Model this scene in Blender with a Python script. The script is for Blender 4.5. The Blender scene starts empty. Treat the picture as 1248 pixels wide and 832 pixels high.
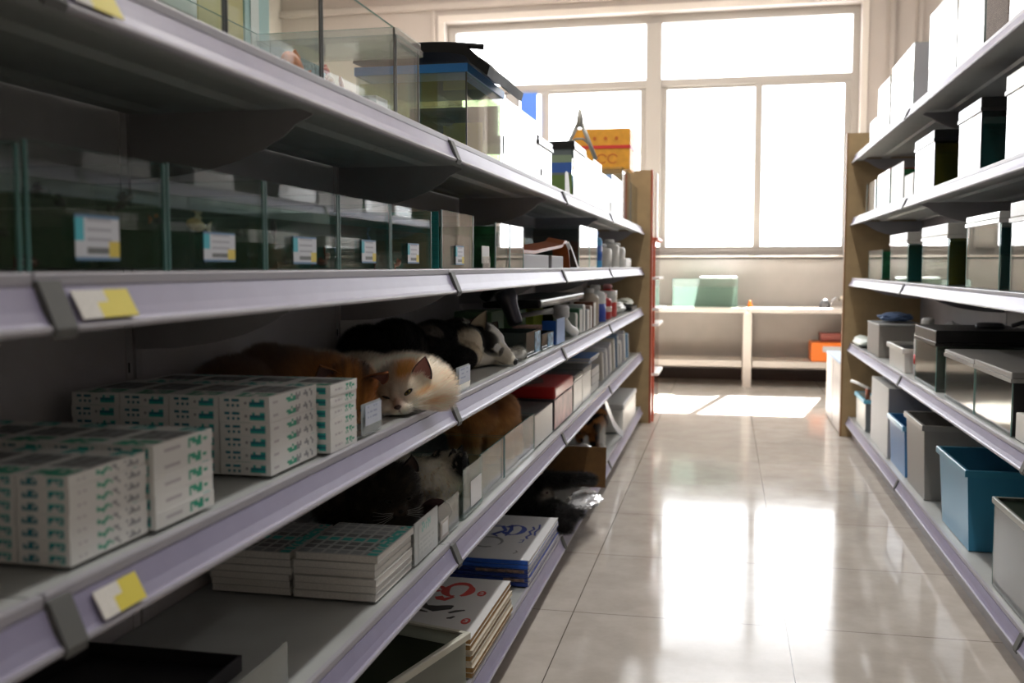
import bpy, bmesh, math, random
import numpy as np
from mathutils import Vector, Matrix, noise
random.seed(7)
SC = bpy.context.scene
COL = SC.collection
PI = math.pi

# ------------------------------------------------------------------ materials
_m = {}
def nt(name):
    m = bpy.data.materials.new(name); m.use_nodes = True
    return m, m.node_tree, m.node_tree.nodes['Principled BSDF']
def mat(name, col, rough=.5, metal=0., spec=.5, noise_amt=0., noise_scale=40., trans=0., coat=0., sheen=0., bump=0., sub=0.):
    if name in _m: return _m[name]
    m, t, p = nt(name)
    c = (*col, 1)
    p.inputs['Base Color'].default_value = c
    p.inputs['Roughness'].default_value = rough
    p.inputs['Metallic'].default_value = metal
    p.inputs['Specular IOR Level'].default_value = spec
    p.inputs['Coat Weight'].default_value = coat
    p.inputs['Sheen Weight'].default_value = sheen
    if noise_amt or bump:
        tc = t.nodes.new('ShaderNodeTexCoord'); n = t.nodes.new('ShaderNodeTexNoise')
        n.inputs['Scale'].default_value = noise_scale; n.inputs['Detail'].default_value = 4
        t.links.new(tc.outputs['Object'], n.inputs['Vector'])
        if noise_amt:
            r = t.nodes.new('ShaderNodeValToRGB')
            r.color_ramp.elements[0].position = .3; r.color_ramp.elements[1].position = .7
            r.color_ramp.elements[0].color = (*[x * (1 - noise_amt) for x in col], 1)
            r.color_ramp.elements[1].color = (*[min(1, x * (1 + noise_amt)) for x in col], 1)
            t.links.new(n.outputs['Fac'], r.inputs['Fac']); t.links.new(r.outputs['Color'], p.inputs['Base Color'])
        if bump:
            b = t.nodes.new('ShaderNodeBump'); b.inputs['Strength'].default_value = bump; b.inputs['Distance'].default_value = .002
            t.links.new(n.outputs['Fac'], b.inputs['Height']); t.links.new(b.outputs['Normal'], p.inputs['Normal'])
    _m[name] = m
    return m
def glass(name, tint=(.93, .97, .95), ior=1.45, rough=0., murk=0., murk_col=(.3, .4, .3), base_refl=0.):
    """thin pane: straight-through tint plus Fresnel reflection (plus a share of cloudy diffuse)"""
    if name in _m: return _m[name]
    m = bpy.data.materials.new(name); m.use_nodes = True; t = m.node_tree; t.nodes.clear()
    out = t.nodes.new('ShaderNodeOutputMaterial'); mx = t.nodes.new('ShaderNodeMixShader')
    tr = t.nodes.new('ShaderNodeBsdfTransparent'); tr.inputs[0].default_value = (*tint, 1)
    gl = t.nodes.new('ShaderNodeBsdfGlossy'); gl.inputs['Roughness'].default_value = rough
    fr = t.nodes.new('ShaderNodeFresnel'); fr.inputs[0].default_value = ior
    # same Fresnel seen from either side of the pane
    a = tr
    if murk:
        df = t.nodes.new('ShaderNodeBsdfDiffuse'); df.inputs[0].default_value = (*murk_col, 1)
        tl = t.nodes.new('ShaderNodeBsdfTranslucent'); tl.inputs[0].default_value = (*murk_col, 1)
        m1 = t.nodes.new('ShaderNodeMixShader'); m1.inputs[0].default_value = .5
        t.links.new(df.outputs[0], m1.inputs[1]); t.links.new(tl.outputs[0], m1.inputs[2])
        m2 = t.nodes.new('ShaderNodeMixShader'); m2.inputs[0].default_value = murk
        t.links.new(tr.outputs[0], m2.inputs[1]); t.links.new(m1.outputs[0], m2.inputs[2]); a = m2
    geo = t.nodes.new('ShaderNodeNewGeometry')
    vm = t.nodes.new('ShaderNodeVectorMath'); vm.operation = 'DOT_PRODUCT'
    t.links.new(geo.outputs['Incoming'], vm.inputs[0]); t.links.new(geo.outputs['Normal'], vm.inputs[1])
    ab = t.nodes.new('ShaderNodeMath'); ab.operation = 'ABSOLUTE'; t.links.new(vm.outputs['Value'], ab.inputs[0])
    om = t.nodes.new('ShaderNodeMath'); om.operation = 'SUBTRACT'; om.inputs[0].default_value = 1; t.links.new(ab.outputs[0], om.inputs[1])
    pw = t.nodes.new('ShaderNodeMath'); pw.operation = 'POWER'; pw.inputs[1].default_value = 5.; t.links.new(om.outputs[0], pw.inputs[0])
    f0 = ((ior - 1) / (ior + 1)) ** 2 + base_refl
    ma = t.nodes.new('ShaderNodeMath'); ma.operation = 'MULTIPLY_ADD'; ma.inputs[1].default_value = 1 - f0; ma.inputs[2].default_value = f0
    t.links.new(pw.outputs[0], ma.inputs[0])
    t.links.new(ma.outputs[0], mx.inputs[0]); t.links.new(a.outputs[0], mx.inputs[1]); t.links.new(gl.outputs[0], mx.inputs[2])
    t.links.new(mx.outputs[0], out.inputs[0])
    t.nodes.remove(fr)
    _m[name] = m
    return m
def attr_mat(name, rough=.85, spec=.15, sheen=0.):
    if name in _m: return _m[name]
    m, t, p = nt(name)
    a = t.nodes.new('ShaderNodeAttribute'); a.attribute_name = 'Col'
    t.links.new(a.outputs['Color'], p.inputs['Base Color'])
    p.inputs['Roughness'].default_value = rough; p.inputs['Specular IOR Level'].default_value = spec
    p.inputs['Sheen Weight'].default_value = sheen
    _m[name] = m
    return m

WHITE = mat('white_card', (.78, .79, .78), .55)
METAL = mat('powder_coated_metal', (.38, .37, .39), .42, spec=.5, noise_amt=.04, noise_scale=9)
BACKM = mat('back_panel_metal', (.60, .58, .59), .3, spec=.5, noise_amt=.08, noise_scale=4)
STRIP = mat('lavender_price_strip', (.275, .262, .385), .40, spec=.6, noise_amt=.04, noise_scale=25)
LIPM = mat('shelf_lip', (.38, .375, .42), .42, spec=.6)
CLIPM = mat('end_clip_metal', (.12, .125, .12), .6, spec=.3)
DECK = mat('shelf_deck_metal', (.42, .44, .435), .4, spec=.5, noise_amt=.05, noise_scale=12)
GLASS = glass('tank_glass', (.955, .98, .97), ior=1.3)
GLASSR = glass('tank_glass_mirrored', (.93, .96, .95), base_refl=.05)
GEDGE = mat('glass_edge_green', (.12, .36, .33), .15, spec=.8)
ACRYL = glass('clear_acrylic', (.93, .95, .94), rough=.05, murk=.22, murk_col=(.8, .85, .84))
BLACKP = mat('black_plastic', (.012, .012, .013), .3, spec=.5)
DARKM = mat('dark_matt', (.02, .02, .02), .7)
GREYP = mat('grey_plastic', (.30, .29, .27), .45)
LGREY = mat('light_grey_plastic', (.55, .56, .56), .4)
OFFW = mat('off_white_plastic', (.72, .72, .68), .35)
BLUEP = mat('blue_plastic', (.045, .27, .46), .32)
BLUED = mat('deep_blue_plastic', (.02, .12, .50), .35)
TEAL = mat('teal_ink', (.03, .42, .38), .5)
TEALD = mat('dark_teal_ink', (.02, .20, .26), .5)
GREENI = mat('green_ink', (.02, .36, .22), .5)
GREYI = mat('grey_ink', (.30, .31, .33), .5)
DGREYI = mat('dark_grey_ink', (.16, .17, .17), .5)
REDI = mat('red_ink', (.62, .04, .03), .5)
BLUEI = mat('blue_ink', (.03, .07, .42), .5)
BLACKI = mat('black_ink', (.015, .012, .012), .5)
YELL = mat('yellow_label', (.72, .62, .06), .5)
CREAMP = mat('cream_paper', (.66, .58, .44), .8, noise_amt=.12, noise_scale=300)
KRAFT = mat('kraft_pages', (.34, .20, .07), .8, noise_amt=.25, noise_scale=180)
PAPER = mat('paper_pages', (.74, .73, .69), .8, noise_amt=.08, noise_scale=400)
RED = mat('red_gloss', (.50, .02, .02), .3)
ORANGE = mat('orange_plastic', (.85, .20, .02), .4)
CARDB = mat('brown_cardboard', (.15, .075, .022), .8, noise_amt=.15, noise_scale=30)
CHIP = mat('tan_board', (.36, .26, .135), .6, noise_amt=.1, noise_scale=14)
REDEDGE = mat('red_brown_edge', (.36, .07, .03), .45)
CHROME = mat('chrome', (.6, .6, .6), .2, metal=1.)
PALEBL = mat('pale_blue_print', (.32, .48, .80), .45)
SKYBL = mat('sky_blue_print', (.08, .38, .72), .45)

# ------------------------------------------------------------------ object helpers
ORG = {}
def org(o): return ORG.get(o.name, Vector((0, 0, 0)))
def link(o, parent=None):
    COL.objects.link(o)
    if parent is not None: o.parent = parent
    return o
def tag(o, label, cat, group=None, kind=None):
    if label: o['label'] = label
    if cat: o['category'] = cat
    if group: o['group'] = group
    if kind: o['kind'] = kind
    return o
def thing(name, label, cat, loc, group=None, rz=0.):
    o = bpy.data.objects.new(name, None); COL.objects.link(o)
    o.location = loc; o.rotation_euler = (0, 0, rz); o.empty_display_size = .05
    ORG[o.name] = Vector(loc) if rz == 0 else Vector((0, 0, 0))
    return tag(o, label, cat, group)
def obj(name, bm, mats, parent=None, smooth=False, local=False, loc=None, normals=True):
    """bm holds world coordinates; they are moved into the parent's frame"""
    o_loc = Vector((0, 0, 0))
    if parent is not None and not local: bmesh.ops.translate(bm, verts=bm.verts, vec=-org(parent))
    if parent is None and loc is not None:
        o_loc = Vector(loc); bmesh.ops.translate(bm, verts=bm.verts, vec=-o_loc)
    if normals: bmesh.ops.recalc_face_normals(bm, faces=bm.faces)
    me = bpy.data.meshes.new(name); bm.to_mesh(me); bm.free()
    if not isinstance(mats, (list, tuple)): mats = [mats]
    for x in mats: me.materials.append(x)
    if smooth: me.polygons.foreach_set('use_smooth', [True] * len(me.polygons))
    o = bpy.data.objects.new(name, me); link(o, parent)
    o.location = o_loc
    if parent is None: ORG[o.name] = o_loc
    else: ORG[o.name] = org(parent)
    return o
def struct(name, bm, mats, **k):
    o = obj(name, bm, mats, **k); o['kind'] = 'structure'; return o
def copy_tree(o, loc, rz=None, label=None, group=None):
    c = o.copy(); COL.objects.link(c); c.location = loc
    if rz is not None: c.rotation_euler = (0, 0, rz)
    if label: c['label'] = label
    if group: c['group'] = group
    for ch in list(o.children):
        d = ch.copy(); COL.objects.link(d); d.parent = c
        for g in list(ch.children):
            e = g.copy(); COL.objects.link(e); e.parent = d
    return c
def nb(): return bmesh.new()
def box(bm, x0, x1, y0, y1, z0, z1, bev=0., mi=0, seg=2):
    vs = [bm.verts.new(p) for p in ((x0,y0,z0),(x1,y0,z0),(x1,y1,z0),(x0,y1,z0),(x0,y0,z1),(x1,y0,z1),(x1,y1,z1),(x0,y1,z1))]
    fs = [bm.faces.new([vs[i] for i in q]) for q in ((3,2,1,0),(4,5,6,7),(0,1,5,4),(1,2,6,5),(2,3,7,6),(3,0,4,7))]
    for f in fs: f.material_index = mi
    if bev:
        es = list({e for f in fs for e in f.edges})
        bmesh.ops.bevel(bm, geom=es, offset=bev, segments=seg, affect='EDGES', profile=.6)
    return vs
def bbox(x0, x1, y0, y1, z0, z1, bev=0.): 
    bm = nb(); box(bm, x0, x1, y0, y1, z0, z1, bev); return bm
def tray(x0, x1, y0, y1, z0, z1, t=.004, base=None, taper=0., rim_mi=None, bm=None):
    """open-topped box with wall thickness; taper narrows the bottom"""
    bm = bm or nb(); base = base if base is not None else t
    def ring(d, z, tp): return [bm.verts.new(p) for p in ((x0+d+tp,y0+d+tp,z),(x1-d-tp,y0+d+tp,z),(x1-d-tp,y1-d-tp,z),(x0+d+tp,y1-d-tp,z))]
    a = ring(0, z0, taper); b = ring(0, z1, 0); c = ring(t, z1, 0); d = ring(t, z0 + base, taper)
    bm.faces.new(a[::-1]); bm.faces.new(d)
    for p, q, mi in ((a, b, 0), (b, c, rim_mi or 0), (c, d, 0)):
        for i in range(4):
            f = bm.faces.new((p[i], p[(i+1)%4], q[(i+1)%4], q[i])); f.material_index = mi
    return bm
def prism(pts, axis, a, b, bm=None, mi=0):
    """extrude a polygon (2-D points) along axis x, y or z from a to b"""
    bm = bm or nb()
    def P(p, t): return {'x': (t, p[0], p[1]), 'y': (p[0], t, p[1]), 'z': (p[0], p[1], t)}[axis]
    A = [bm.verts.new(P(p, a)) for p in pts]; B = [bm.verts.new(P(p, b)) for p in pts]
    n = len(pts)
    fs = [bm.faces.new(A[::-1]), bm.faces.new(B)] + [bm.faces.new((A[i], A[(i+1)%n], B[(i+1)%n], B[i])) for i in range(n)]
    for f in fs: f.material_index = mi
    return bm
def tube(pts, r, seg=10, bm=None, closed=True):
    bm = bm or nb(); pts = [Vector(p) for p in pts]; rs = r if isinstance(r, (list, tuple)) else [r] * len(pts)
    rings = []; up = Vector((0, 0, 1))
    for i, p in enumerate(pts):
        d = (pts[min(i+1, len(pts)-1)] - pts[max(i-1, 0)]).normalized()
        u = d.cross(up)
        if u.length < .05: u = d.cross(Vector((1, 0, 0)))
        u.normalize(); v = u.cross(d)
        rings.append([bm.verts.new(p + rs[i] * (math.cos(2*PI*k/seg) * u + math.sin(2*PI*k/seg) * v)) for k in range(seg)])
    for a, b in zip(rings, rings[1:]):
        for k in range(seg): bm.faces.new((a[k], a[(k+1)%seg], b[(k+1)%seg], b[k]))
    bm.faces.new(rings[0][::-1]); bm.faces.new(rings[-1])
    return bm
def lathe(prof, c, seg=20, bm=None, ax='z'):
    """prof: list of (r, h)"""
    bm = bm or nb(); rings = []
    for r, h in prof:
        ring = []
        for k in range(seg):
            a = 2*PI*k/seg; p = {'z': (r*math.cos(a), r*math.sin(a), h), 'x': (h, r*math.cos(a), r*math.sin(a)), 'y': (r*math.cos(a), h, r*math.sin(a))}[ax]
            ring.append(bm.verts.new(Vector(c) + Vector(p)))
        rings.append(ring)
    for a, b in zip(rings, rings[1:]):
        for k in range(seg): bm.faces.new((a[k], a[(k+1)%seg], b[(k+1)%seg], b[k]))
    bm.faces.new(rings[0][::-1]); bm.faces.new(rings[-1])
    return bm
def ribbon(pts, w, z, bm, u=(1,0,0), v=(0,1,0), o=(0,0,0), h=.0006):
    """flat brush stroke with thickness h on plane (o,u,v); pts 2-D, w per point"""
    u = Vector(u); v = Vector(v); n = u.cross(v); o = Vector(o); L = []
    for i, p in enumerate(pts):
        a = pts[max(i-1,0)]; b = pts[min(i+1,len(pts)-1)]
        d = Vector((b[0]-a[0], b[1]-a[1])); d.normalize(); nn = Vector((-d.y, d.x)); ww = w[i] if isinstance(w, (list, tuple)) else w
        q0 = Vector(p) + nn*ww/2; q1 = Vector(p) - nn*ww/2
        L.append((bm.verts.new(o + u*q0.x + v*q0.y + n*h), bm.verts.new(o + u*q1.x + v*q1.y + n*h)))
    for a, b in zip(L, L[1:]): bm.faces.new((a[0], b[0], b[1], a[1]))
def arc(cx, cy, rx, ry, a0, a1, n=14): return [(cx + rx*math.cos(math.radians(a0+(a1-a0)*i/n)), cy + ry*math.sin(math.radians(a0+(a1-a0)*i/n))) for i in range(n+1)]
def quad(bm, o, u, v, mi=0):
    o = Vector(o); u = Vector(u); v = Vector(v)
    f = bm.faces.new([bm.verts.new(p) for p in (o, o+u, o+u+v, o+v)]); f.material_index = mi; return f
def text_mesh(txt, size, mtx, m, parent, name='lettering', extr=.0002):
    cu = bpy.data.curves.new('txt', 'FONT'); cu.body = txt; cu.size = size; cu.extrude = extr; cu.align_x = 'CENTER'; cu.align_y = 'CENTER'
    t = bpy.data.objects.new('txt', cu); COL.objects.link(t)
    dg = bpy.context.evaluated_depsgraph_get(); me = bpy.data.meshes.new_from_object(t.evaluated_get(dg))
    bpy.data.objects.remove(t); me.materials.clear(); me.materials.append(m); me.name = name
    me.transform(mtx)
    if parent is not None: me.transform(Matrix.Translation(-org(parent)))
    o = bpy.data.objects.new(name, me); link(o, parent); return o

# ------------------------------------------------------------------ printed carton: every face is a grid whose cells carry the print
def pgrid(bm, o, u, v, nx, ny, fn):
    o = Vector(o); u = Vector(u); v = Vector(v)
    V = [[bm.verts.new(o + u*i/nx + v*j/ny) for i in range(nx+1)] for j in range(ny+1)]
    for j in range(ny):
        for i in range(nx):
            f = bm.faces.new((V[j][i], V[j][i+1], V[j+1][i+1], V[j+1][i])); f.material_index = fn((i+.5)/nx, (j+.5)/ny, i, j)
def glyph(rows, seed):
    r = random.Random(seed)
    tb = {}
    def g(i, j):
        k = (i, j)
        if k not in tb: tb[k] = r.random() < .68
        return tb[k]
    return g
def carton_bm(w, d, h, end_fn, side_fn, top_fn, ne=(20, 5), ns=(30, 5), ntp=(10, 16)):
    """w along x, d along y, h along z, origin at the -x,-y,bottom corner"""
    bm = nb()
    pgrid(bm, (0,0,0), (w,0,0), (0,0,h), *ne, end_fn)          # towards the camera (-y)
    pgrid(bm, (w,0,0), (0,d,0), (0,0,h), *ns, side_fn)         # towards the aisle (+x)
    pgrid(bm, (0,0,h), (w,0,0), (0,d,0), *ntp, top_fn)
    for f in ((( w,d,0),(-w,0,0),(0,0,h)), ((0,d,0),(0,-d,0),(0,0,h)), ((0,d,0),(w,0,0),(0,-d,0))): quad(bm, *f)
    bmesh.ops.remove_doubles(bm, verts=bm.verts, dist=1e-5)
    return bm

# ------------------------------------------------------------------ room shell
YW = 9.1
def room():
    # floor of polished tiles
    m, t, p = nt('polished_tile_floor')
    geo = t.nodes.new('ShaderNodeNewGeometry'); sx = t.nodes.new('ShaderNodeSeparateXYZ'); t.links.new(geo.outputs['Position'], sx.inputs[0])
    def line(axis, off):
        a = t.nodes.new('ShaderNodeMath'); a.operation = 'SUBTRACT'; a.inputs[1].default_value = off; t.links.new(sx.outputs[axis], a.inputs[0])
        b = t.nodes.new('ShaderNodeMath'); b.operation = 'PINGPONG'; b.inputs[1].default_value = .3; t.links.new(a.outputs[0], b.inputs[0])
        c = t.nodes.new('ShaderNodeMath'); c.operation = 'LESS_THAN'; c.inputs[1].default_value = .0014; t.links.new(b.outputs[0], c.inputs[0]); return c
    lx, ly = line('X', .1789), line('Y', 2.8315)
    mx = t.nodes.new('ShaderNodeMath'); mx.operation = 'MAXIMUM'; t.links.new(lx.outputs[0], mx.inputs[0]); t.links.new(ly.outputs[0], mx.inputs[1])
    n = t.nodes.new('ShaderNodeTexNoise'); n.inputs['Scale'].default_value = 7; n.inputs['Detail'].default_value = 8; n.inputs['Roughness'].default_value = .65
    t.links.new(geo.outputs['Position'], n.inputs['Vector'])
    r = t.nodes.new('ShaderNodeValToRGB'); r.color_ramp.elements[0].color = (.46, .42, .375, 1); r.color_ramp.elements[1].color = (.55, .515, .47, 1)
    r.color_ramp.elements[0].position = .35; r.color_ramp.elements[1].position = .65
    t.links.new(n.outputs['Fac'], r.inputs['Fac'])
    mc = t.nodes.new('ShaderNodeMixRGB'); mc.inputs[2].default_value = (.10, .085, .07, 1)
    t.links.new(mx.outputs[0], mc.inputs[0]); t.links.new(r.outputs['Color'], mc.inputs[1]); t.links.new(mc.outputs[0], p.inputs['Base Color'])
    n2 = t.nodes.new('ShaderNodeTexNoise'); n2.inputs['Scale'].default_value = 3; n2.inputs['Detail'].default_value = 6
    t.links.new(geo.outputs['Position'], n2.inputs['Vector'])
    mr = t.nodes.new('ShaderNodeMapRange'); mr.inputs['From Min'].default_value = .3; mr.inputs['From Max'].default_value = .7
    mr.inputs['To Min'].default_value = .06; mr.inputs['To Max'].default_value = .14
    t.links.new(n2.outputs['Fac'], mr.inputs['Value']); t.links.new(mr.outputs[0], p.inputs['Roughness'])
    p.inputs['Specular IOR Level'].default_value = .11; p.inputs['IOR'].default_value = 1.5
    struct('floor', bbox(-4.2, 4.2, -2.6, 9.4, -.1, 0), m)
    wall = mat('cream_plaster', (.46, .41, .37), .85, noise_amt=.03, noise_scale=3, bump=.1)
    wallb = mat('greyed_plaster', (.47, .44, .41), .85, noise_amt=.06, noise_scale=5, bump=.2)
    dim = mat('side_wall_plaster', (.62, .57, .52), .85)
    struct('ceiling', bbox(-4.2, 4.2, -2.6, 9.4, 3.75, 3.85), mat('ceiling_paint', (.66, .62, .58), .9))
    struct('wall_left', bbox(-4.3, -4.2, -2.6, 9.4, 0, 3.85), dim)
    struct('wall_right', bbox(4.2, 4.3, -2.6, 9.4, 0, 3.85), dim)
    struct('wall_front', bbox(-4.3, 4.3, -2.7, -2.6, 0, 3.85), dim)
    # window wall: opening x -2.58..1.095, z 1.10..3.25
    X0, X1, Z0, Z1 = -2.58, 1.095, 1.10, 3.25
    struct('wall_back', bbox(-4.3, 4.3, YW, 9.4, 0, Z0), wallb)
    bm = bbox(-4.3, 4.3, YW, 9.4, Z1, 3.85); struct('wall_back', bm, wall)
    struct('wall_back', bbox(-4.3, X0, YW, 9.4, Z0, Z1), wall)
    struct('wall_back', bbox(X1, 4.3, YW, 9.4, Z0, Z1), wall)
    struct('trim_1', bbox(-4.2, 4.2, YW-.05, YW, 3.36, 3.42, .01), wall)          # cornice band above the window
    struct('trim_2', bbox(-2.70, -2.66, YW-.03, YW, .1, 3.36, .01), wall)
    struct('trim_3', bbox(-2.64, -2.58, YW-.012, YW-.0005, 1.05, 3.249, .002), mat('window_surround', (.68, .62, .56), .7))
    struct('trim_4', bbox(-2.64, 1.15, YW-.012, YW-.0005, 3.25, 3.31, .002), _m['window_surround'])
    struct('trim_5', bbox(1.095, 1.15, YW-.012, YW-.0005, 1.05, 3.249, .002), _m['window_surround'])
    struct('baseboard_back', bbox(-4.2, 4.2, YW-.012, YW, 0, .1), mat('dark_skirting', (.05, .03, .025), .6))
    # vertical pipes on the wall right of the window
    for i, x in enumerate((1.34, 1.56)):
        struct('trim_%d' % (6+i), tube([(x, YW-.03, .1), (x, YW-.03, 3.36)], .018 if i else .022, 12), wall, smooth=True)
    # window: aluminium frame, one part per bar
    fm = mat('window_frame_paint', (.42, .39, .355), .45)
    w = thing('window_1', None, None, (-.74, 9.25, 1.1)); w['kind'] = 'structure'
    def bar(x0, x1, z0, z1, y0=9.22, y1=9.29, nm='window_frame'):
        o = obj(nm, bbox(x0, x1, y0, y1, z0, z1, .006), fm, w); o['kind'] = 'structure'
    bar(X0, X1, 3.175, Z1); bar(X0, X1, Z0, 1.155); bar(X0, -2.505, 1.155, 3.175); bar(1.035, X1, 1.155, 3.175)
    bar(-.735, -.595, 1.155, 3.175, 9.2, 9.3, 'window_mullion')
    bar(-2.505, -.735, 2.615, 2.68, nm='window_transom'); bar(-.595, 1.035, 2.615, 2.68, nm='window_transom')
    # sliding sashes
    for (a, b) in ((-2.505, -1.62), (-1.70, -.735), (-.595, .29), (.225, 1.035)):
        s = nb(); sw = .055 if b in (1.035,) or a == -2.505 else .05
        yy = 9.235 if a in (-2.505, .225) else 9.262
        for (q0, q1, r0, r1) in ((a, a+sw, 1.155, 2.615), (b-sw, b, 1.155, 2.615), (a+sw, b-sw, 1.155, 1.185), (a+sw, b-sw, 2.59, 2.615)):
            box(s, q0, q1, yy-.012, yy+.012, r0, r1)
        bmesh.ops.remove_doubles(s, verts=s.verts, dist=1e-4)
        o = obj('window_sash', s, fm, w); o['kind'] = 'structure'
        g = obj('window_pane', bbox(a+sw, b-sw, yy-.002, yy+.002, 1.185, 2.59), glass('window_glass', (.99, .99, .99)), w); g['kind'] = 'structure'
    for (a, b) in ((-2.505, -.735), (-.595, 1.035)):
        g = obj('window_pane', bbox(a, b, 9.25, 9.254, 2.68, 3.175), _m['window_glass'], w); g['kind'] = 'structure'
    o = obj('window_sill', bbox(X0-.0, X1, YW-.02, 9.22, 1.085, 1.1, .003), mat('sill_paint', (.66, .60, .53), .6), w); o['kind'] = 'structure'
    o = obj('sill_seal', bbox(X0, X1, YW-.018, YW-.001, 1.068, 1.085), mat('dark_sill_line', (.06, .05, .045), .7), w); o['kind'] = 'structure'
    # unseen canopy added outside, sized to cut the sun to a floor patch
    struct('sun_block_canopy', bbox(-4.3, 4.3, 9.4, 9.98, 3.44, 3.55), wall)
room()

# ------------------------------------------------------------------ shelving
LX, LB = -.53, -.872
LSEC = [(-.5, .685), (.685, 1.88), (1.88, 3.24), (3.24, 4.6), (4.6, 6.425)]
LZ = [.105, .455, .74, .996, 1.25]
RX, RB = .72, 1.10
RSEC = [(.76, 2.56), (2.56, 4.36), (4.36, 6.155)]
RZ = [.118, .555, .935, 1.285, 1.645]
LEV = ['bottom metal', 'second metal', 'third metal', 'fourth metal', 'top metal']
def shelf(side, x, xb, ya, yb, z, label, grp, base=False, clip=True, labels=(), brk=None):
    """one lift-off shelf: deck, lip, sloping strip, end clip, two brackets.  side=-1 unit on the left (front faces +x)"""
    s = side
    t = thing('gondola_shelf', label, 'shelf', (x, ya, z), grp)
    e = .0015
    # deck with ribs bent into its underside
    pf = [(x - s*-.0, z)]
    prof = [(x, z), (xb, z), (xb, z-.022), (xb - s*.03*1, z-.022)]
    bm = nb()
    def px(d): return x + s*d          # d measured from the front edge into the unit
    P = [(px(.006), z), (px(abs(x-xb)), z), (px(abs(x-xb)), z-.02), (px(abs(x-xb)-.03), z-.02), (px(abs(x-xb)-.04), z-.012),
         (px(.20), z-.012), (px(.19), z-.02), (px(.15), z-.02), (px(.14), z-.012), (px(.05), z-.012), (px(.045), z-.03), (px(.012), z-.03), (px(.006), z-.03)]
    prism(P, 'y', ya+e, yb-e, bm)
    obj('shelf_deck', bm, [DECK], t)
    # rolled front lip
    bm = nb(); prism([(px(.006), z-.03), (px(.006), z+.002), (px(.004), z+.004), (px(-.002), z+.004), (px(-.003), z+.002), (px(-.003), z-.006), (px(.0), z-.012), (px(.0), z-.03)], 'y', ya+e, yb-e, bm)
    obj('front_lip', bm, LIPM, t)
    # sloping price strip, concave, with a raised lower edge
    Q = [(px(0), z-.009), (px(-.004), z-.008), (px(-.007), z-.016), (px(-.011), z-.026), (px(-.016), z-.035), (px(-.019), z-.038), (px(-.0185), z-.042), (px(-.014), z-.043), (px(-.008), z-.032), (px(0), z-.02)]
    ps = obj('price_strip', prism(Q, 'y', ya+.0285, yb-.001), STRIP, t)
    bm = nb(); prism([(px(-.015), z-.0375), (px(-.0195), z-.0375), (px(-.0205), z-.0405), (px(-.019), z-.0435), (px(-.014), z-.0445)], 'y', ya+.0285, yb-.001, bm)
    obj('strip_edge', bm, LIPM, ps)
    for (l0, l1) in labels:
        bm = nb()
        n = (Vector((px(-.0175), 0, z-.035)) - Vector((px(-.0055), 0, z-.012)))
        o0 = Vector((px(-.0075), l0, z-.0115)); dn = n*1.0
        for k, (a, b, c, d, mi) in enumerate(((0, 1, .0, .36, 0), (0, .62, .36, 1, 1), (.62, 1, .36, 1, 0))): pass
        L = l1-l0
        for (a, b, c, d, mi) in ((0, .35, 0, 1, 0), (.35, .55, .0, .45, 0), (.35, .55, .45, 1, 1), (.55, 1, 0, 1, 1)):
            quad(bm, o0 + Vector((0, a*L, 0)) + dn*c, (0, (b-a)*L, 0), dn*(d-c), mi)
        bmesh.ops.remove_doubles(bm, verts=bm.verts, dist=1e-5)
        r = bmesh.ops.extrude_face_region(bm, geom=bm.faces[:]); vv = [v for v in r['geom'] if isinstance(v, bmesh.types.BMVert)]
        bmesh.ops.translate(bm, verts=vv, vec=(-s*.0012, 0, .0006))
        q = obj('price_label', bm, [PAPER, YELL], t); q['label'] = 'white and yellow price label slipped into the strip'
    if clip:
        bm = prism([(px(.0), z-.002), (px(-.007), z-.003), (px(-.0225), z-.040), (px(-.020), z-.048), (px(-.002), z-.03)], 'y', ya+.0005, ya+.0275)
        obj('end_clip', bm, CLIPM, t)
    if not base:
        for yy in (brk or (ya+.004, yb-.008)):
            D = abs(x-xb)
            pts = [(px(D-.002), z-.021), (px(D-.002), z-.115), (px(D-.02), z-.115)]
            pts += [(px(D-.02-(D-.09)*math.sin(k*PI/14)), z-.031-.084*(math.cos(k*PI/14))**1.3) for k in range(1, 7)] + [(px(.05), z-.031), (px(.05), z-.021)]
            obj('bracket', prism(pts, 'y', yy, yy+.004), METAL, t)
    else:
        obj('kick_plate', bbox(*sorted((px(.02), px(.032))), ya+e, yb-e, 0, z-.031), METAL, t)
    return t
sec_l = ['', 'camera end', 'middle', 'far', 'last']
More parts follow.
